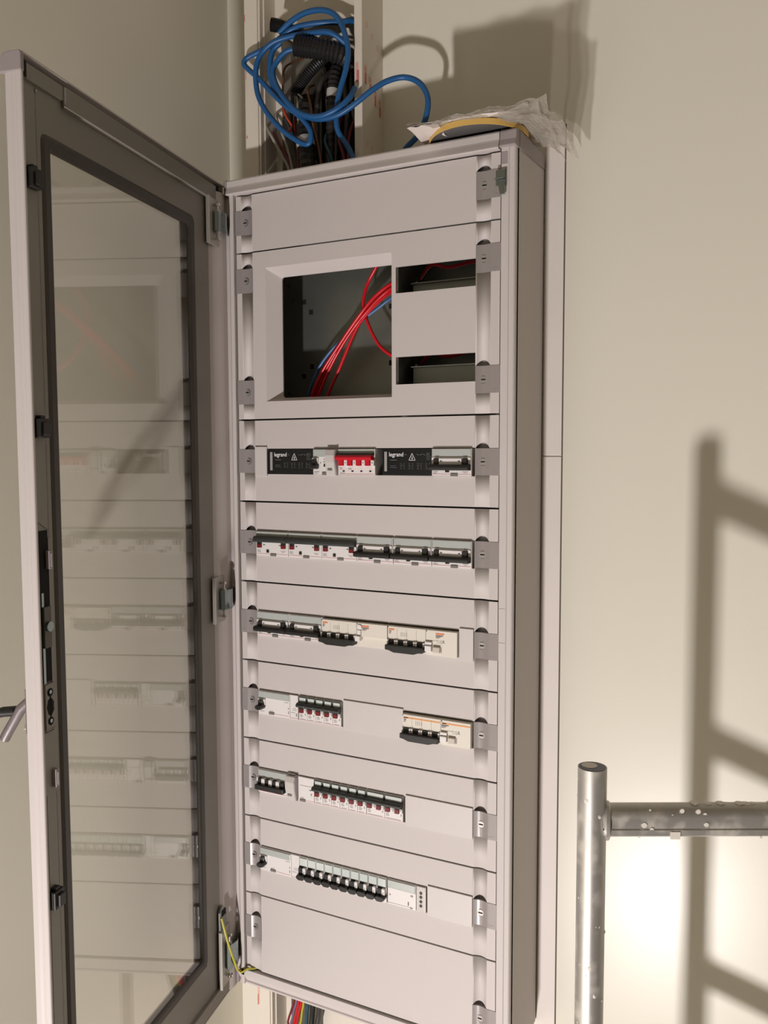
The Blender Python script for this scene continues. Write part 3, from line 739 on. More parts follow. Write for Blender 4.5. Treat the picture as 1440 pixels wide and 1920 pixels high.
def d_cream(w, panel_full, stripe):
    """cream four-pole breaker with side module joined at its right"""
    L = []; bw = .0712
    parts_box(L, 'housing', CREAM, (.0003, w-.0003, FR+.001, BODYD, -.0455, -.0030), bevel=.0005)
    parts_box(L, 'front_panel', CREAM, (.0006, bw-.0006, FR-.0036, FR+.001, -.0258, -.0035), (bw, w-.0006, FR-.0036, FR+.001, (-.0455 if panel_full else -.0275), -.0035))
    P = FR-.0036
    xs = [.0020+.0176*k for k in range(4)]
    parts_box(L, 'switch_stem', BLACK, *[(x+.0016, x+.0120, FR-.0060, FR+.001, -.0345, -.0258) for x in xs])
    parts_box(L, 'white_centre', WHITE, *[(x+.0122, x+.0152, FR-.0080, FR+.001, -.0330, -.0258) for x in xs], *[(x+.0160, x+.0190, FR-.0080, FR+.001, -.0330, -.0258) for x in xs[:3]], (.0006, .0030, FR-.0080, FR+.001, -.0330, -.0258), bevel=.0006)
    M = MB().prism([(.0002, -.0330), (bw-.001, -.0330), (bw-.001, -.0420), (bw-.009, -.0425), (bw-.018, -.0455), (.016, -.0455), (.008, -.0425), (.0002, -.0415)], 'y', -.0195, FR+.001); L.append(('switch_bar', M, BLACK, .0012))
    def pr(name, m, *bx):
        M = MB()
        for x0, x1, z0, z1 in bx: M.box(x0, x1, P-.0003, P+.0002, z0, z1)
        L.append((name, M, m, 0))
    if stripe:
        pr('orange_stripe', ORANGE2, (.0025, bw-.0015, -.0098, -.0075), (bw+.002, w-.001, -.0098, -.0075))
        pr('red_print', ORANGE, (.0025, .0110, -.0094, -.0079), (bw+.002, bw+.0095, -.0094, -.0079))
    else:
        pr('red_print', ORANGE, (.0030, .0130, -.0098, -.0072), (bw+(.0180 if panel_full else .0110), bw+(.0330 if panel_full else .0240), -.0098, -.0072))
    o = .0180 if (panel_full and not stripe) else (.0010 if stripe else .0110)
    pr('print', DKMARK, (bw+o, bw+o+.013, -.0122, -.0109), (bw+o, bw+o+.009, -.0142, -.0132), (bw+o, bw+o+.006, -.0160, -.0153), (.0030, .0075, -.0122, -.0111), (.0030, .0070, -.0142, -.0134), (.0030, .0062, -.0160, -.0153), (bw+.0008, bw+.0022, -.0062, -.0040), (.0006, .0016, -.0062, -.0036), *[(.0255+.0035*i, .0260+.0035*i, -.0190, -.0120) for i in range(4)])
    pr('seam', MARK, (.0182, .0185, -.0258, -.0065), (.0358, .0361, -.0258, -.0065), (.0536, .0539, -.0258, -.0065), (bw-.0003, bw+.0003, -.0258, -.0035))
    if panel_full:
        x = bw+.0006
        parts_box(L, 'test_lever', WHITE, (x, x+.0120, P-.0075, P, -.0385, -.0285), (x-.001, x+.0115, P-.0045, P, -.0285, -.0225), bevel=.0012)
        parts_box(L, 'test_button', mat('cream_button', srgb(205, 196, 184), .4), (x+.0130, x+.0260, P-.0050, P, -.0400, -.0300), bevel=.0012)
        pr('circuit_print', MARK, (x+.010, x+.028, -.0205, -.0200), (x+.020, x+.0203, -.026, -.018), (x+.027, x+.0273, -.026, -.018), (x+.022, x+.034, -.0235, -.0230), (x+.0295, x+.0325, -.0225, -.0190))
        pr('button_shadow', DKMARK, (x+.0270, x+.0278, -.0400, -.0300))
    else:
        x = bw+.0010
        M = MB().cyl((x+.0055, P-.0025, -.0105), 'y', .0045, .003, 16); L.append(('round_button', M, WHITE, .0008))
        parts_box(L, 'test_lever', WHITE, (x-.001, x+.0085, P-.0075, P+.003, -.0345, -.0250), (x+.001, x+.0085, P-.0040, P, -.0245, -.0150), bevel=.0012)
    return L
CACHE = {}
DEV = []
def device(kind, fn, x0, x1, row, name, label, cat, group, key=None, *args):
    t = None
    w = x1-x0; key = key or (kind, round(w, 4))
    if key in CACHE:
        t = copy_tree(CACHE[key]); t['label'] = label; t['group'] = group
        t.location = (x0, 0, WIN[row]+Z0); return t
    t = thing(name, label, cat, (x0, 0, WIN[row]), group)
    for pn, M, m, bv in fn(w, *args):
        o = M.build(pn, m, t, bevel=bv)
        if 'print' in pn or pn in ('red_line', 'orange_stripe', 'button_shadow', 'seam', 'arrow_print'): o['kind'] = 'stuff'
    CACHE[key] = t
    return t
def order(i): return ['first', 'second', 'third', 'fourth', 'fifth', 'sixth', 'seventh', 'eighth', 'ninth', 'tenth'][i]
U = .0177
# row one
g1 = 'devices in the top window'
for (xa, xb), lb in zip(((.0640, .1611), (.2955, .3884)), ('glossy black terminal block at the far left of the top window, white lettering', 'glossy black terminal block between the red switch and the right-hand breaker')):
    t = device('terminal%s' % xa, d_terminal, xa, xb, 0, 'terminal_block', lb, 'terminal block', g1)
    text_mesh('legrand', .0100, 'lettering', PRINTW, t, (.0130, -.0007, -.0140), .00009, .92)
device('rcbo', d_rcbo, .1611, .2116, 0, 'residual_current_breaker', 'white breaker with one black switch and curved cover, left of the red switch', 'breaker', g1)
device('red4', d_red4, .2116, .2842, 0, 'switch_disconnector', 'white four-pole switch with bright red handle in the top window', 'switch', g1)
device('off4', d_off4, .3884, .4580, 0, 'circuit_breaker', 'wide white breaker with black bar down at the right end of the top window', 'breaker', g1)
# row two
g2 = 'six wide breakers filling the second window'
xr = [.0372, .1075, .1775, .2477, .3185, .3890, .4597]
for i in range(6):
    kind, fn = (('on4', d_on4) if i < 3 else ('off4', d_off4))
    lb = ('white breaker switched up, red marks showing, %s from the left in the second window' if i < 3 else 'white breaker with black bar down, %s from the left in the second window') % order(i)
    device(kind, fn, xr[i], xr[i]+.0700, 1, 'circuit_breaker', lb, 'breaker', g2, (kind, 'row'))
# row three
g3 = 'breakers in the third window'
device('off4', d_off4, .0372, .1072, 2, 'circuit_breaker', 'leftmost wide white breaker in the third window, black bar down', 'breaker', g3, ('off4', 'row'))
device('off4', d_off4, .1072, .1772, 2, 'circuit_breaker', 'wide white breaker beside the cream breaker in the third window, black bar down', 'breaker', g3, ('off4', 'row'))
device('creamA', d_cream, .1775, .3082, 2, 'cream_breaker', 'cream four-pole breaker with shallow side module in the middle of the third window', 'breaker', g3, None, False, False)
device('creamB', d_cream, .3085, .4359, 2, 'cream_breaker', 'cream four-pole breaker with test lever at the right of the third window', 'breaker', g3, None, True, False)
# row four
g4 = 'devices in the fourth window'
device('knob', d_knob, .0376, .1071, 3, 'modular_contactor', 'white module with single black knob at the left end of the fourth window', 'breaker', g4, ('knob', 0))
device('spacer1', d_spacer, .1073, .1246, 3, 'spacer_module', 'narrow white module between knob device and five red-marked breakers', 'module', g4, ('spacer', 1))
for i in range(5):
    device('mcb_on', d_mcb_on, .1262+U*i, .1262+U*(i+1), 3, 'miniature_breaker', 'narrow white breaker showing red, %s of five in the fourth window' % order(i), 'breaker', 'five narrow breakers in the fourth window', ('mcb_on', 1))
device('creamC', d_cream, .3360, .4602, 3, 'cream_breaker', 'cream breaker with orange stripe at the right end of the fourth window', 'breaker', g4, None, True, True)
# row five
g5 = 'devices in the fifth window'
device('rcbo4', d_rcbo4, .0350, .1227, 4, 'residual_current_breaker', 'four-pole black switch with curved pale cover at the left of the fifth window', 'breaker', g5)
device('spacer2', d_spacer, .1230, .1570, 4, 'spacer_module', 'plain white module right of the curved cover in the fifth window', 'module', g5)
for i in range(6):
    device('mcb_on', d_mcb_on, .1575+.0178*i, .1575+.0178*(i+1), 4, 'miniature_breaker', 'narrow white breaker showing red, %s of six in the fifth window' % order(i), 'breaker', 'six narrow breakers in the fifth window', ('mcb_on', 1))
for i in range(2):
    device('mcb_on2', d_mcb_on, .2646+.0355*i, .2646+.0355*(i+1), 4, 'double_breaker', ('double-width breaker with two red marks next to the narrow ones in the fifth window', 'double-width breaker with two red marks beside the blank plate in the fifth window')[i], 'breaker', 'two double breakers in the fifth window', ('mcb_on', 2), 2)
# row six
g6 = 'devices in the lowest window'
device('knob', d_knob, .0365, .1060, 5, 'modular_contactor', 'white module with single black knob at the left end of the lowest window', 'breaker', g6, ('knob', 0))
device('spacer1', d_spacer, .1062, .1235, 5, 'spacer_module', 'narrow white module left of the ten black switches in the lowest window', 'module', g6, ('spacer', 1))
for i in range(10):
    device('mcb_off', d_mcb_off, .1240+.0180*i, .1240+.0180*i+.0178, 5, 'miniature_breaker', 'narrow breaker with black switch down, %s of ten in the lowest window' % order(i), 'breaker', 'ten narrow breakers in the lowest window', ('mcb_off', 1))
device('aux', d_aux, .3055, .3600, 5, 'control_module', 'white control module with grey label strip in the lowest window', 'module', g6)
device('ports', d_ports, .3604, .3788, 5, 'port_module', 'narrow module with four small dark ports in the lowest window', 'module', g6)
# blank filler strips
BLANK = mat('blank_plastic', srgb(209, 203, 200), .45)
def blank(x0, x1, row, label, dt=.0035, db=.0035):
    h = .046+dt+db
    M = MB().box(0, x1-x0, -.0030, -.0004, -.046-db, dt).box(.001, x1-x0-.001, -.0004, .012, -.0445, -.0015).off((0, 0, 0))
    o = M.build('blanking_plate', BLANK, bevel=.0005); o.location = (x0, 0, WIN[row]+Z0)
    tag(o, label, 'blanking plate', 'blank plates closing the windows')
blank(.0362, .0622, 0, 'small pale blank plate at the left end of the top window')
blank(.4369, .4618, 2, 'small pale blank plate at the right end of the third window')
blank(.2180, .3350, 3, 'wide pale blank plate in the middle of the fourth window')
blank(.3392, .4618, 4, 'pale blank plate filling the right of the fifth window')
blank(.3806, .4618, 5, 'pale blank plate filling the right of the lowest window')

# ------------------------------------------------------------------ wires inside the meter opening
RW = [[(.274, .045, -.119), (.259, .05, -.142), (.241, .055, -.165), (.232, .055, -.191), (.232, .055, -.211), (.238, .055, -.231), (.251, .055, -.258), (.266, .055, -.279), (.287, .055, -.294), (.306, .06, -.304), (.318, .08, -.312)],
 [(.095, .075, -.395), (.112, .07, -.361), (.129, .065, -.333), (.15, .06, -.305), (.179, .055, -.273), (.209, .05, -.241), (.235, .045, -.216), (.26, .045, -.192), (.29, .05, -.172), (.317, .07, -.158)],
 [(.110, .075, -.395), (.126, .07, -.362), (.145, .064, -.331), (.163, .06, -.303), (.19, .054, -.269), (.216, .05, -.241), (.24, .047, -.219), (.265, .047, -.197), (.29, .05, -.18), (.317, .07, -.164)],
 [(.098, .08, -.395), (.115, .075, -.361), (.134, .07, -.331), (.153, .066, -.303), (.181, .06, -.271), (.21, .055, -.24), (.236, .051, -.215), (.259, .051, -.194), (.287, .055, -.176), (.317, .075, -.16)],
 [(.138, .07, -.395), (.15, .065, -.363), (.164, .06, -.338), (.18, .056, -.314), (.196, .053, -.286), (.213, .05, -.256), (.228, .048, -.235), (.248, .048, -.215), (.268, .05, -.198), (.287, .055, -.185), (.317, .07, -.17)],
 [(.082, .085, -.395), (.098, .08, -.36), (.114, .075, -.328), (.134, .07, -.301), (.16, .068, -.275), (.199, .065, -.246), (.234, .06, -.224), (.261, .06, -.208), (.284, .062, -.194), (.317, .078, -.178)]]
lbs = ['red wire looping in an arc at the right of the meter opening', 'uppermost red wire of the diagonal bundle in the meter opening', 'second red wire of the diagonal bundle in the meter opening', 'hindmost red wire of the diagonal bundle in the meter opening', 'lowest red wire of the diagonal bundle, splayed apart at its foot', 'blue wire along the underside of the red bundle in the meter opening']
for p, l, k in zip(RW, lbs, range(6)):
    cable('blue_wire' if k == 5 else 'red_wire', p, .0030 if k != 5 else .0026, BLUEW if k == 5 else REDW, l, 'wire', 'wires in the meter opening')
for i, (z, y) in enumerate(((-.150, .08), (-.298, .08))):
    cable('red_wire', [(.330, y, z-.012), (.36, y-.02, z+.004), (.39, y-.015, z-.002), (.43, y, z+.006), (.49, y, z-.004)], .0030, REDW, ('red wire in the upper right slot above the rail', 'red wire in the lower right slot above the rail')[i], 'wire', 'wires in the right slots')

# ------------------------------------------------------------------ wall channel above and below the cabinet
YT = .070
def channel(name, z0, z1, label, hole):
    t = thing(name, label, 'cable channel', (0, YT, z0), 'wall channel lengths')
    H = z1-z0; o = lambda m: m.off((0, -YT, 0))
    o(MB().box(-.0270, .0020, YT, YW, 0, H)).build('left_side', GYP, t, bevel=.001)
    rd = MB().box(.0020, .0042, YT+.003, YT+.02, 0, H).box(.0055, .0075, YT+.001, YT+.02, 0, H).box(.0042, .0055, YT+.008, YT+.02, 0, H)
    o(rd.box(.0020, .0100, YT+.012, YW, 0, H)).build('left_groove', GYP, t, bevel=.0004)
    o(MB().box(.2070, .2225, YT, YW, 0, H)).build('right_side', GYP, t, bevel=.001)
    bb = MB(); hx0, hx1, hz0, hz1 = hole
    for b in ((.0100, hx0, 0, H), (hx1, .2070, 0, H), (hx0, hx1, hz1-z0, H), (hx0, hx1, 0, max(0, hz0-z0))):
        if b[3]-b[2] > .001: bb.box(b[0], b[1], .118, YW, b[2], b[3])
    o(bb).build('back_board', GYP, t)
    return t
cu = channel('cable_channel', .0315, ZC, 'open white wall channel full of cables rising above the cabinet', (.024, .200, .0, .325))
cl = channel('cable_channel', -Z0, -1.4860, 'open white wall channel with wires running below the cabinet', (.022, .098, -Z0, -1.48))
# red printed marks on the channel sides
pr = MB(); p2 = MB()
def blk(y, z, h=.030):
    p2.box(.2226, .2228, y-.0045, y+.0045, z-h*.45, z+h*.55); pr.box(.2227, .2229, y-.0015, y+.003, z-h*.45, z+h*.15); pr.box(.2227, .2229, y-.004, y+.002, z+h*.33, z+h*.36)
for i, (y, z) in enumerate(((.086, .193), (.104, .180), (.123, .167), (.142, .154))): blk(y-.004, z+.006)
for k, (y, z) in enumerate(((.088, .287), (.108, .274), (.128, .262), (.089, .085), (.106, .079), (.124, .073), (.096, .40), (.116, .39))):
    for i in range(10):
        a0, a1 = 2*math.pi*i/10, 2*math.pi*(i+1)/10
        q = [(y+.0035*math.cos(a)*r, z+.0055*math.sin(a)*r) for a, r in ((a0, 1), (a1, 1), (a1, .72), (a0, .72))]
        p2.prism(q, 'x', .2226, .2228)
p2.box(.2095, .2155, YT-.0004, YT-.0002, .185, .218); pr.box(.2125, .2165, YT-.0005, YT-.0003, .185, .205)
p2.box(-.0268, -.0235, YT-.0004, YT-.0002, .235, .262); pr.box(-.0268, -.0250, YT-.0005, YT-.0003, .340, .352); pr.box(-.0245, -.0225, YT-.0004, YT-.0002, .128, .133)
pr.off((0, -YT, -.0315)).build('red_print', PRINTR, cu)['kind'] = 'stuff'; p2.off((0, -YT, -.0315)).build('pale_print', PRINTR2, cu)['kind'] = 'stuff'
q = MB().box(-.0269, -.0225, YT-.0004, YT-.0002, -1.575, -1.535).off((0, -YT, Z0)); q.build('pale_print', PRINTR2, cl)['kind'] = 'stuff'
q = MB().box(-.0269, -.0245, YT-.0006, YT-.0004, -1.577, -1.555).off((0, -YT, Z0)); q.build('red_print', PRINTR, cl)['kind'] = 'stuff'

# ------------------------------------------------------------------ cables above the cabinet
PA = {
 'A':[(.289,.095,.0365),(.289,.09,.052),(.304,.08,.062),(.33,.07,.075),(.347,.065,.1),(.35,.065,.131),(.335,.066,.158),(.307,.066,.173),(.279,.055,.168),(.253,.045,.153),(.224,.04,.135),(.192,.038,.122),(.159,.038,.121),(.125,.04,.132),(.087,.045,.154),(.049,.05,.189),(.021,.05,.219),(-.008,.05,.246),(-.014,.05,.256),(-.005,.052,.265),(.026,.055,.273),(.052,.058,.283),(.086,.06,.298),(.116,.062,.3),(.148,.07,.3),(.173,.085,.302),(.188,.1,.307),(.192,.13,.305)],
 'B':[(.148,.07,.249),(.105,.062,.258),(.093,.055,.26),(.075,.05,.255),(.057,.048,.239),(.053,.045,.222),(.065,.042,.193),(.094,.035,.157),(.122,.033,.134),(.156,.033,.124),(.19,.036,.131),(.211,.045,.15),(.213,.06,.171)],
 'C':[(.058,.06,.298),(.086,.055,.309),(.12,.05,.314),(.154,.05,.311),(.18,.05,.297),(.196,.05,.272),(.206,.05,.234),(.201,.05,.2),(.189,.05,.167),(.182,.05,.135),(.182,.055,.103),(.199,.06,.074),(.213,.06,.046),(.222,.055,.0365)],
 'D':[(.188,.08,.258),(.163,.062,.276),(.121,.06,.283),(.082,.056,.284),(.051,.05,.278),(.027,.048,.263),(.017,.046,.244),(.015,.046,.215),(.022,.045,.185),(.041,.045,.153),(.069,.045,.122),(.097,.045,.1),(.121,.045,.086),(.131,.045,.09),(.131,.045,.109),(.115,.045,.131),(.084,.05,.158),(.055,.055,.188),(.04,.057,.221),(.039,.057,.247),(.045,.058,.269),(.061,.06,.28)]}
bl = {'A': 'bright blue cable whose loop swings out right over the cabinet top', 'B': 'bright blue cable coming out of the ribbed black conduit mouth', 'C': 'bright blue cable arching highest over the coil and down to the cabinet', 'D': 'bright blue cable with the lowest narrow loop left of the coil'}
for k in PA: cable('blue_cable', PA[k], .0049, BLUEC, bl[k], 'cable', 'blue cable loops above the cabinet')
def conduit(pts, r, label, mouth=True, k=14, tape=None):
    P = spline(pts, k); p0 = P[0]
    o = MB().tube([p-p0 for p in P], r, 16, ridges=1, hollow=mouth).build('corrugated_conduit', CONDUIT, smooth=False)
    o.location = p0+Vector((0, 0, Z0)); tag(o, label, 'conduit', 'black conduits in the wall channel')
    if tape:
        i, j = tape; MB().tube([p-p0 for p in P[i:j]], r*1.06, 16).build('tape_band', TAPEW, o, smooth=True)
    return o
conduit([(.044,.055,.313),(.059,.062,.310),(.073,.075,.305),(.092,.095,.298),(.116,.125,.280)], .0120, 'black conduit with open end pointing left at the top of the channel')
conduit([(.098,.052,.264),(.122,.060,.258),(.149,.070,.252),(.172,.088,.247),(.186,.125,.240)], .0185, 'thick ribbed black conduit lying across the channel, blue cable in its mouth', k=9)
conduit([(.132,.090,.251),(.114,.080,.23),(.095,.076,.21),(.080,.074,.19)], .0115, 'short dark conduit slanting down left below the thick ribbed one', False)
conduit([(.157,.110,.256),(.156,.090,.217),(.156,.082,.182),(.155,.080,.141),(.155,.078,.098),(.152,.078,.044),(.152,.078,.01)], .0105, 'black conduit with pale tape band hanging at the right of the channel', False, 8, (15, 19))
conduit([(.091,.105,.19),(.093,.09,.143),(.108,.066,.100),(.113,.062,.080),(.116,.062,.042),(.116,.065,.01)], .0165, 'black conduit with white tape band ending low above the cabinet', False, 6, (12, 17))
wires = [
 ('dark_cable', .0052, DKCABLE, [(.143,.125,.241),(.131,.09,.214),(.124,.083,.177),(.122,.082,.134),(.125,.080,.09),(.133,.082,.046),(.134,.082,.005)], 'dark grey cable curving left then down the middle of the channel'),
 ('dark_cable', .0048, DKCABLE, [(.156,.125,.233),(.172,.095,.199),(.179,.092,.156),(.18,.088,.112),(.175,.084,.055),(.175,.084,.005)], 'dark grey cable bowing right beside the taped conduit'),
 ('dark_cable', .0046, DKCABLE, [(.112,.125,.249),(.132,.1,.203),(.14,.095,.149),(.141,.09,.104),(.134,.093,.047),(.134,.095,.005)], 'dark grey cable behind the middle of the blue loops'),
 ('orange_wire', .0021, ORANGEW, [(.053,.085,.188),(.062,.065,.167),(.072,.06,.147),(.083,.058,.13),(.08,.058,.121),(.067,.06,.124)], 'orange red wire with hooked end left of centre in the channel'),
 ('brown_wire', .0020, BROWNW, [(.074,.125,.279),(.055,.085,.249),(.056,.074,.217),(.057,.070,.187),(.059,.068,.162)], 'rust brown wire hanging down the left of the conduits'),
 ('brown_wire', .0023, BROWNW, [(.093,.12,.222),(.108,.075,.194),(.119,.067,.16),(.124,.067,.128),(.134,.068,.087),(.139,.07,.05),(.139,.07,.005)], 'brown wire running down behind the blue loop middle'),
 ('pale_wire', .0030, GREYW, [(.010,.088,.150),(.025,.076,.131),(.039,.074,.108),(.052,.074,.086),(.066,.077,.056),(.070,.077,.005)], 'pale grey wire with frayed end at the left of the channel'),
 ('pale_wire', .0026, GREYW, [(.039,.10,.183),(.033,.084,.165),(.048,.078,.132),(.063,.075,.099),(.073,.077,.055),(.075,.077,.005)], 'pale grey wire just right of the frayed one'),
 ('pale_wire', .0018, GREYW, [(.076,.10,.212),(.084,.078,.173),(.088,.074,.136),(.091,.074,.103)], 'thin pale wire hanging straight behind the blue coil'),
 ('dark_red_wire', .0028, DKREDW, [(.017,.10,.141),(.04,.083,.111),(.061,.077,.083),(.068,.084,.05),(.070,.086,.005)], 'dark red wire at the far left of the bundle'),
 ('dark_red_wire', .0028, DKREDW, [(.064,.10,.163),(.074,.084,.128),(.083,.079,.091),(.084,.08,.051),(.084,.08,.005)], 'dark red wire beside the white taped conduit'),
 ('dark_red_wire', .0028, DKREDW, [(.164,.10,.145),(.170,.074,.104),(.18,.073,.075),(.184,.075,.053),(.184,.075,.005)], 'dark red wire at the right of the bundle under the blue cable'),
 ('dark_red_wire', .0028, DKREDW, [(.194,.11,.152),(.194,.078,.107),(.191,.076,.074),(.191,.078,.047),(.191,.078,.005)], 'dark red wire against the right side of the channel'),
 ('dark_blue_wire', .0026, TEALW, [(.043,.10,.164),(.068,.079,.129),(.086,.072,.1),(.094,.073,.07),(.094,.077,.005)], 'dark blue wire slanting across the left bundle'),
 ('dark_blue_wire', .0026, TEALW, [(.146,.09,.128),(.149,.066,.095),(.160,.066,.067),(.164,.074,.042),(.165,.075,.005)], 'dark blue wire in front of the right-hand conduit'),
 ('black_wire', .0032, BLACK, [(.148,.12,.184),(.167,.077,.14),(.17,.070,.095),(.167,.072,.044),(.168,.072,.005)], 'black wire between the blue loops and the right dark red wires'),
 ('black_wire', .0032, BLACK, [(.087,.125,.241),(.069,.09,.214),(.068,.085,.18),(.067,.083,.141),(.079,.088,.068),(.08,.09,.005)], 'black wire at the left edge of the dark hole'),
 ('black_wire', .0034, BLACK, [(.178,.12,.252),(.184,.1,.207),(.188,.095,.159),(.199,.092,.111),(.199,.09,.048),(.199,.09,.005)], 'black wire along the right edge of the dark hole'),
 ('black_wire', .0036, BLACK, [(.108,.12,.22),(.104,.09,.173),(.113,.085,.122),(.125,.0885,.049),(.126,.09,.005)], 'black wire in the middle of the hole behind the coil'),
 ('white_wire_end', .0016, TAPEW, [(.096,.062,.183),(.102,.06,.178),(.106,.06,.174)], 'short white wire end sticking out among the dark cables')]
for nme, r, m, p, l in wires: cable(nme, p, r, m, l, 'wire', 'wires in the wall channel above the cabinet')
lw = [('dark_red_wire', .0022, DKREDW, [(.069,.06,-1.46),(.066,.062,-1.531),(.055,.07,-1.561),(.040,.08,-1.594),(.036,.085,-1.61),(.036,.1,-1.66),(.04,.16,-1.70)], 'dark brown wire bowing left below the cabinet'),
 ('purple_wire', .0024, PURPLEW, [(.073,.062,-1.46),(.073,.06,-1.529),(.061,.07,-1.559),(.049,.08,-1.59),(.042,.085,-1.612),(.042,.1,-1.66),(.045,.16,-1.70)], 'purple grey wire second from the left below the cabinet'),
 ('red_wire', .0024, REDW, [(.079,.06,-1.46),(.079,.06,-1.528),(.067,.07,-1.558),(.055,.08,-1.591),(.049,.085,-1.613),(.048,.1,-1.66),(.05,.16,-1.70)], 'left red wire of the pair below the cabinet'),
 ('red_wire', .0024, REDW, [(.084,.06,-1.46),(.084,.06,-1.529),(.074,.07,-1.555),(.062,.08,-1.586),(.055,.085,-1.611),(.054,.1,-1.66),(.056,.16,-1.70)], 'right red wire of the pair below the cabinet'),
 ('green_yellow_wire', .0023, mat('lime_wire', srgb(178, 176, 58), .4), [(.089,.06,-1.46),(.089,.06,-1.529),(.079,.07,-1.558),(.070,.08,-1.587),(.061,.09,-1.623),(.062,.16,-1.70)], 'yellow green wire right of the red pair below the cabinet'),
 ('teal_wire', .0036, TEALW, [(.093,.072,-1.46),(.089,.074,-1.535),(.081,.084,-1.569),(.073,.094,-1.603),(.068,.1,-1.639),(.07,.16,-1.70)], 'dark teal cable beside the yellow green wire below the cabinet'),
 ('dark_cable', .0052, BLACK, [(.103,.08,-1.46),(.096,.084,-1.542),(.090,.09,-1.577),(.081,.1,-1.635),(.082,.16,-1.70)], 'black cable below the cabinet near the right of the hole'),
 ('dark_cable', .0052, DKCABLE, [(.115,.08,-1.46),(.109,.086,-1.541),(.104,.092,-1.572),(.092,.1,-1.630),(.092,.16,-1.70)], 'dark grey cable furthest right below the cabinet')]
for nme, r, m, p, l in lw: cable(nme, p, r, m, l, 'wire', 'wires in the wall channel below the cabinet')

# ------------------------------------------------------------------ bagged reel lying on the cabinet top
ZT = .0320
rl = thing('tape_reel', 'flat dark reel with yellow rim overhanging the cabinet top front edge', 'reel', (.452, .036, ZT))
MB().cyl((0, 0, .003), 'z', .0775, .004, 56).build('disc', DISC, rl, smooth=True)
a = [(.0770, .0), (.0790, .0), (.0790, .0085), (.0770, .0085)]
rm = MB(); n = 64
for k in range(n):
    c0, s0, c1, s1 = math.cos(2*math.pi*k/n), math.sin(2*math.pi*k/n), math.cos(2*math.pi*(k+1)/n), math.sin(2*math.pi*(k+1)/n)
    for i in range(4):
        j = (i+1) % 4
        rm.quad((a[i][0]*c0, a[i][0]*s0, a[i][1]), (a[i][0]*c1, a[i][0]*s1, a[i][1]), (a[j][0]*c1, a[j][0]*s1, a[j][1]), (a[j][0]*c0, a[j][0]*s0, a[j][1]))
rm.build('yellow_rim', YELLOWR, rl, smooth=True)
bag = thing('plastic_bag', 'crumpled clear plastic bag round the reel on the cabinet top corner', 'bag', (.468, .052, ZT))
def sheet(outline_u, fz, nx=18, ny=14):
    q = MB(); 
    for i in range(nx+1):
        for j in range(ny+1):
            q.v.append(fz(i/nx, j/ny))
    for i in range(nx):
        for j in range(ny):
            b = i*(ny+1)+j; q.f.append((b, b+1, b+ny+2, b+ny+1))
    return q
def card_f(u, v):
    x = .372+u*.160; y = -.0475+v*.165+max(0, u-.5)**2*.06*(1-v)
    if u < .12: y += (.12-u)*.02*(1-v)
    z = ZT+.0098+.0012*math.sin(u*9)*(1-v)+.0010*(1+math.sin(v*20+u*13))
    return (x-.468, y-.052, z-ZT)
o = sheet(0, card_f).build('paper_sheet', CARD, bag, smooth=True)
sd = o.modifiers.new('thickness', 'SOLIDIFY'); sd.thickness = .0004
rr = random.Random(3)
def film_f(u, v):
    x = .366+u*.222; y = -.054+v*.172
    z = ZT+.0122+.0020*math.sin(u*23+v*5)+.0016*math.sin(v*17-u*9)
    if u > .78:
        k = (u-.78)/.22
        z += -.038*k*k*v+.006*k*(1-v)+.004*math.sin(v*22+k*7)*k
        x -= .004*math.sin(v*9)*k
    return (x-.468+rr.uniform(-.0008, .0008), y-.052, z-ZT+rr.uniform(-.0012, .0012))
o = sheet(0, film_f, 34, 24).build('film', FILM, bag, smooth=False)
def under_f(u, v):
    x, y, z = film_f(u, v)
    return (x+.468+(-.001 if u < .9 else -.012)-.468, y+.002, max(z-.0035, -.03))
sheet(0, under_f, 34, 24).build('film_under', FILM, bag)
def flap_f(u, v):                       # crumpled lower lip hanging beside the corner cap
    x = .515+u*.085; y = -.030+v*.115+u*.02
    z = ZT+.0105-.040*u*u*(.45+.55*v)+.0045*math.sin(u*13+v*11)*u
    return (x-.468+rr.uniform(-.001, .001), y-.052, z-ZT+rr.uniform(-.001, .001))
sheet(0, flap_f, 14, 10).build('film_flap', FILM, bag)
def tip_f(u, v):                        # white folded end at the left
    x = .366+u*.050; y = -.050+v*.07+u*.0; z = ZT+.0085-.0065*u*(1-abs(2*v-1))-.006*(v)*(1-u)*.5+.0012*math.sin(u*14+v*6)
    return (x-.468, y-.052, z-ZT)
sheet(0, tip_f, 10, 8).build('paper_tip', CARD, bag, smooth=True)

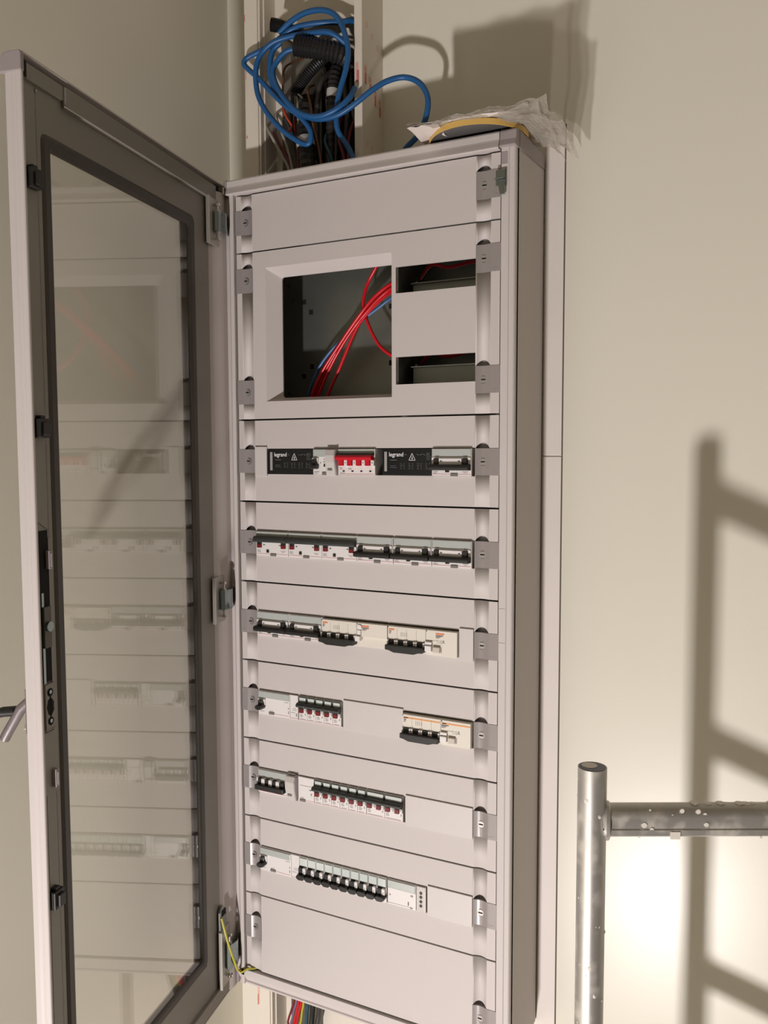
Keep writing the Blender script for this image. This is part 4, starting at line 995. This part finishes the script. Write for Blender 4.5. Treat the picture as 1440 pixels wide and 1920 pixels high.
# ------------------------------------------------------------------ scaffold end frame in the foreground
PX, PY, PT = .7255, -.3050, -.8275
dv = Vector((.8915, .4530, 0)); pv = Vector((-.4530, .8915, 0))
sc = thing('scaffold_frame', 'plaster-spattered aluminium scaffold end frame standing in front of the wall', 'scaffold', (PX, PY, -Z0))
PR = .0167
SW = .62
for s, nme in ((0, 'post'), (SW, 'post')):
    b = dv*s; H = PT+Z0
    po = MB().cyl((b.x, b.y, .02), 'z', PR, H-.02, 40).build(nme, ALU, sc, smooth=True)
    MB().cyl((b.x, b.y, H-.0008), 'z', PR*.93, .0012, 32).build('end_plug', BLUECAP, po)
    MB().cyl((b.x-.004, b.y+.002, H+.0003), 'z', PR*.55, .0004, 20).build('plug_paint', PLASTER, po)
    MB().cyl((b.x, b.y, 0), 'z', .022, .03, 24).build('rubber_foot', BLACK, po, bevel=.003)
    if s == 0:
        sp = MB(); r_ = random.Random(11)
        for k in range(26):
            a = r_.uniform(-2.9, .5); z = H-r_.uniform(.0, .42); rr_ = r_.choice((.0007, .001, .0014, .0022))
            c = Vector((math.cos(a)*PR, math.sin(a)*PR, 0)); t_ = Vector((-math.sin(a), math.cos(a), 0))
            i = len(sp.v); kk = 7
            for j in range(kk):
                an = 2*math.pi*j/kk; f = rr_*r_.uniform(.7, 1.3)
                sp.v.append(tuple(c+t_*f*math.cos(an)+Vector((0, 0, z+f*1.3*math.sin(an)))))
            sp.v.append(tuple(c*(1+rr_*.5/PR)+Vector((0, 0, z))))
            for j in range(kk): sp.f.append((i+j, i+(j+1) % kk, i+kk))
        w = sp.build('plaster_splashes', PLASTER, po, smooth=True); w['kind'] = 'stuff'
RZ = [-.8905-.3150*k for k in range(5)]
for z in RZ:
    prof = []                             # ribbed rung: round upper part, flatter grooved lower lip
    for k in range(15):
        a = -.55+math.pi*1.1*k/14+math.pi/2-math.pi/2
        prof.append((.0150*math.cos(a), .0040+.0150*math.sin(a)))
    prof += [(-.0128, -.0058), (-.0142, -.0072), (-.0135, -.0140), (-.0080, -.0175), (.0080, -.0175), (.0135, -.0140), (.0142, -.0072), (.0128, -.0058)]
    M = MB().prism(prof, 'x', PR*.6, SW-PR*.6)
    o = M.build('rung', ALU, sc, smooth=True)
    o.location = (0, 0, z+Z0); o.rotation_euler = (0, 0, math.atan2(dv.y, dv.x))
    for s in (0, SW):
        sg = 1 if s == 0 else -1
        ring_ = []
        for k in range(13):
            a = 2*math.pi*k/12; x = PR*1.02+.001
            ring_.append(Vector((s+sg*(x-.004*abs(math.cos(a))), .0165*math.cos(a), -.001+.020*math.sin(a))))
        MB().tube(ring_, .0036, 8).build('weld', mat('weld_bead', srgb(196, 194, 190), .3, metal=.6), o, smooth=True)
    if z == RZ[0]:
        pl = MB(); r_ = random.Random(5)
        for k in range(24):
            x = r_.uniform(.05, .3); zz = r_.uniform(-.017, .017); rr_ = r_.uniform(.001, .0035)
            pl.cyl((x, -.0147+abs(zz)*.12, zz), 'y', rr_, .0012, 7)
        pl.box(.088, .099, -.0150, -.0120, -.0176, -.0090)
        for k in range(26):
            x = .12+k*.0075; pl.cyl((x, 0, .0172+r_.uniform(-.001, .0008)), 'z', r_.uniform(.003, .006), .002, 7)
        w = pl.build('plaster_splashes', PLASTER, o); w['kind'] = 'stuff'
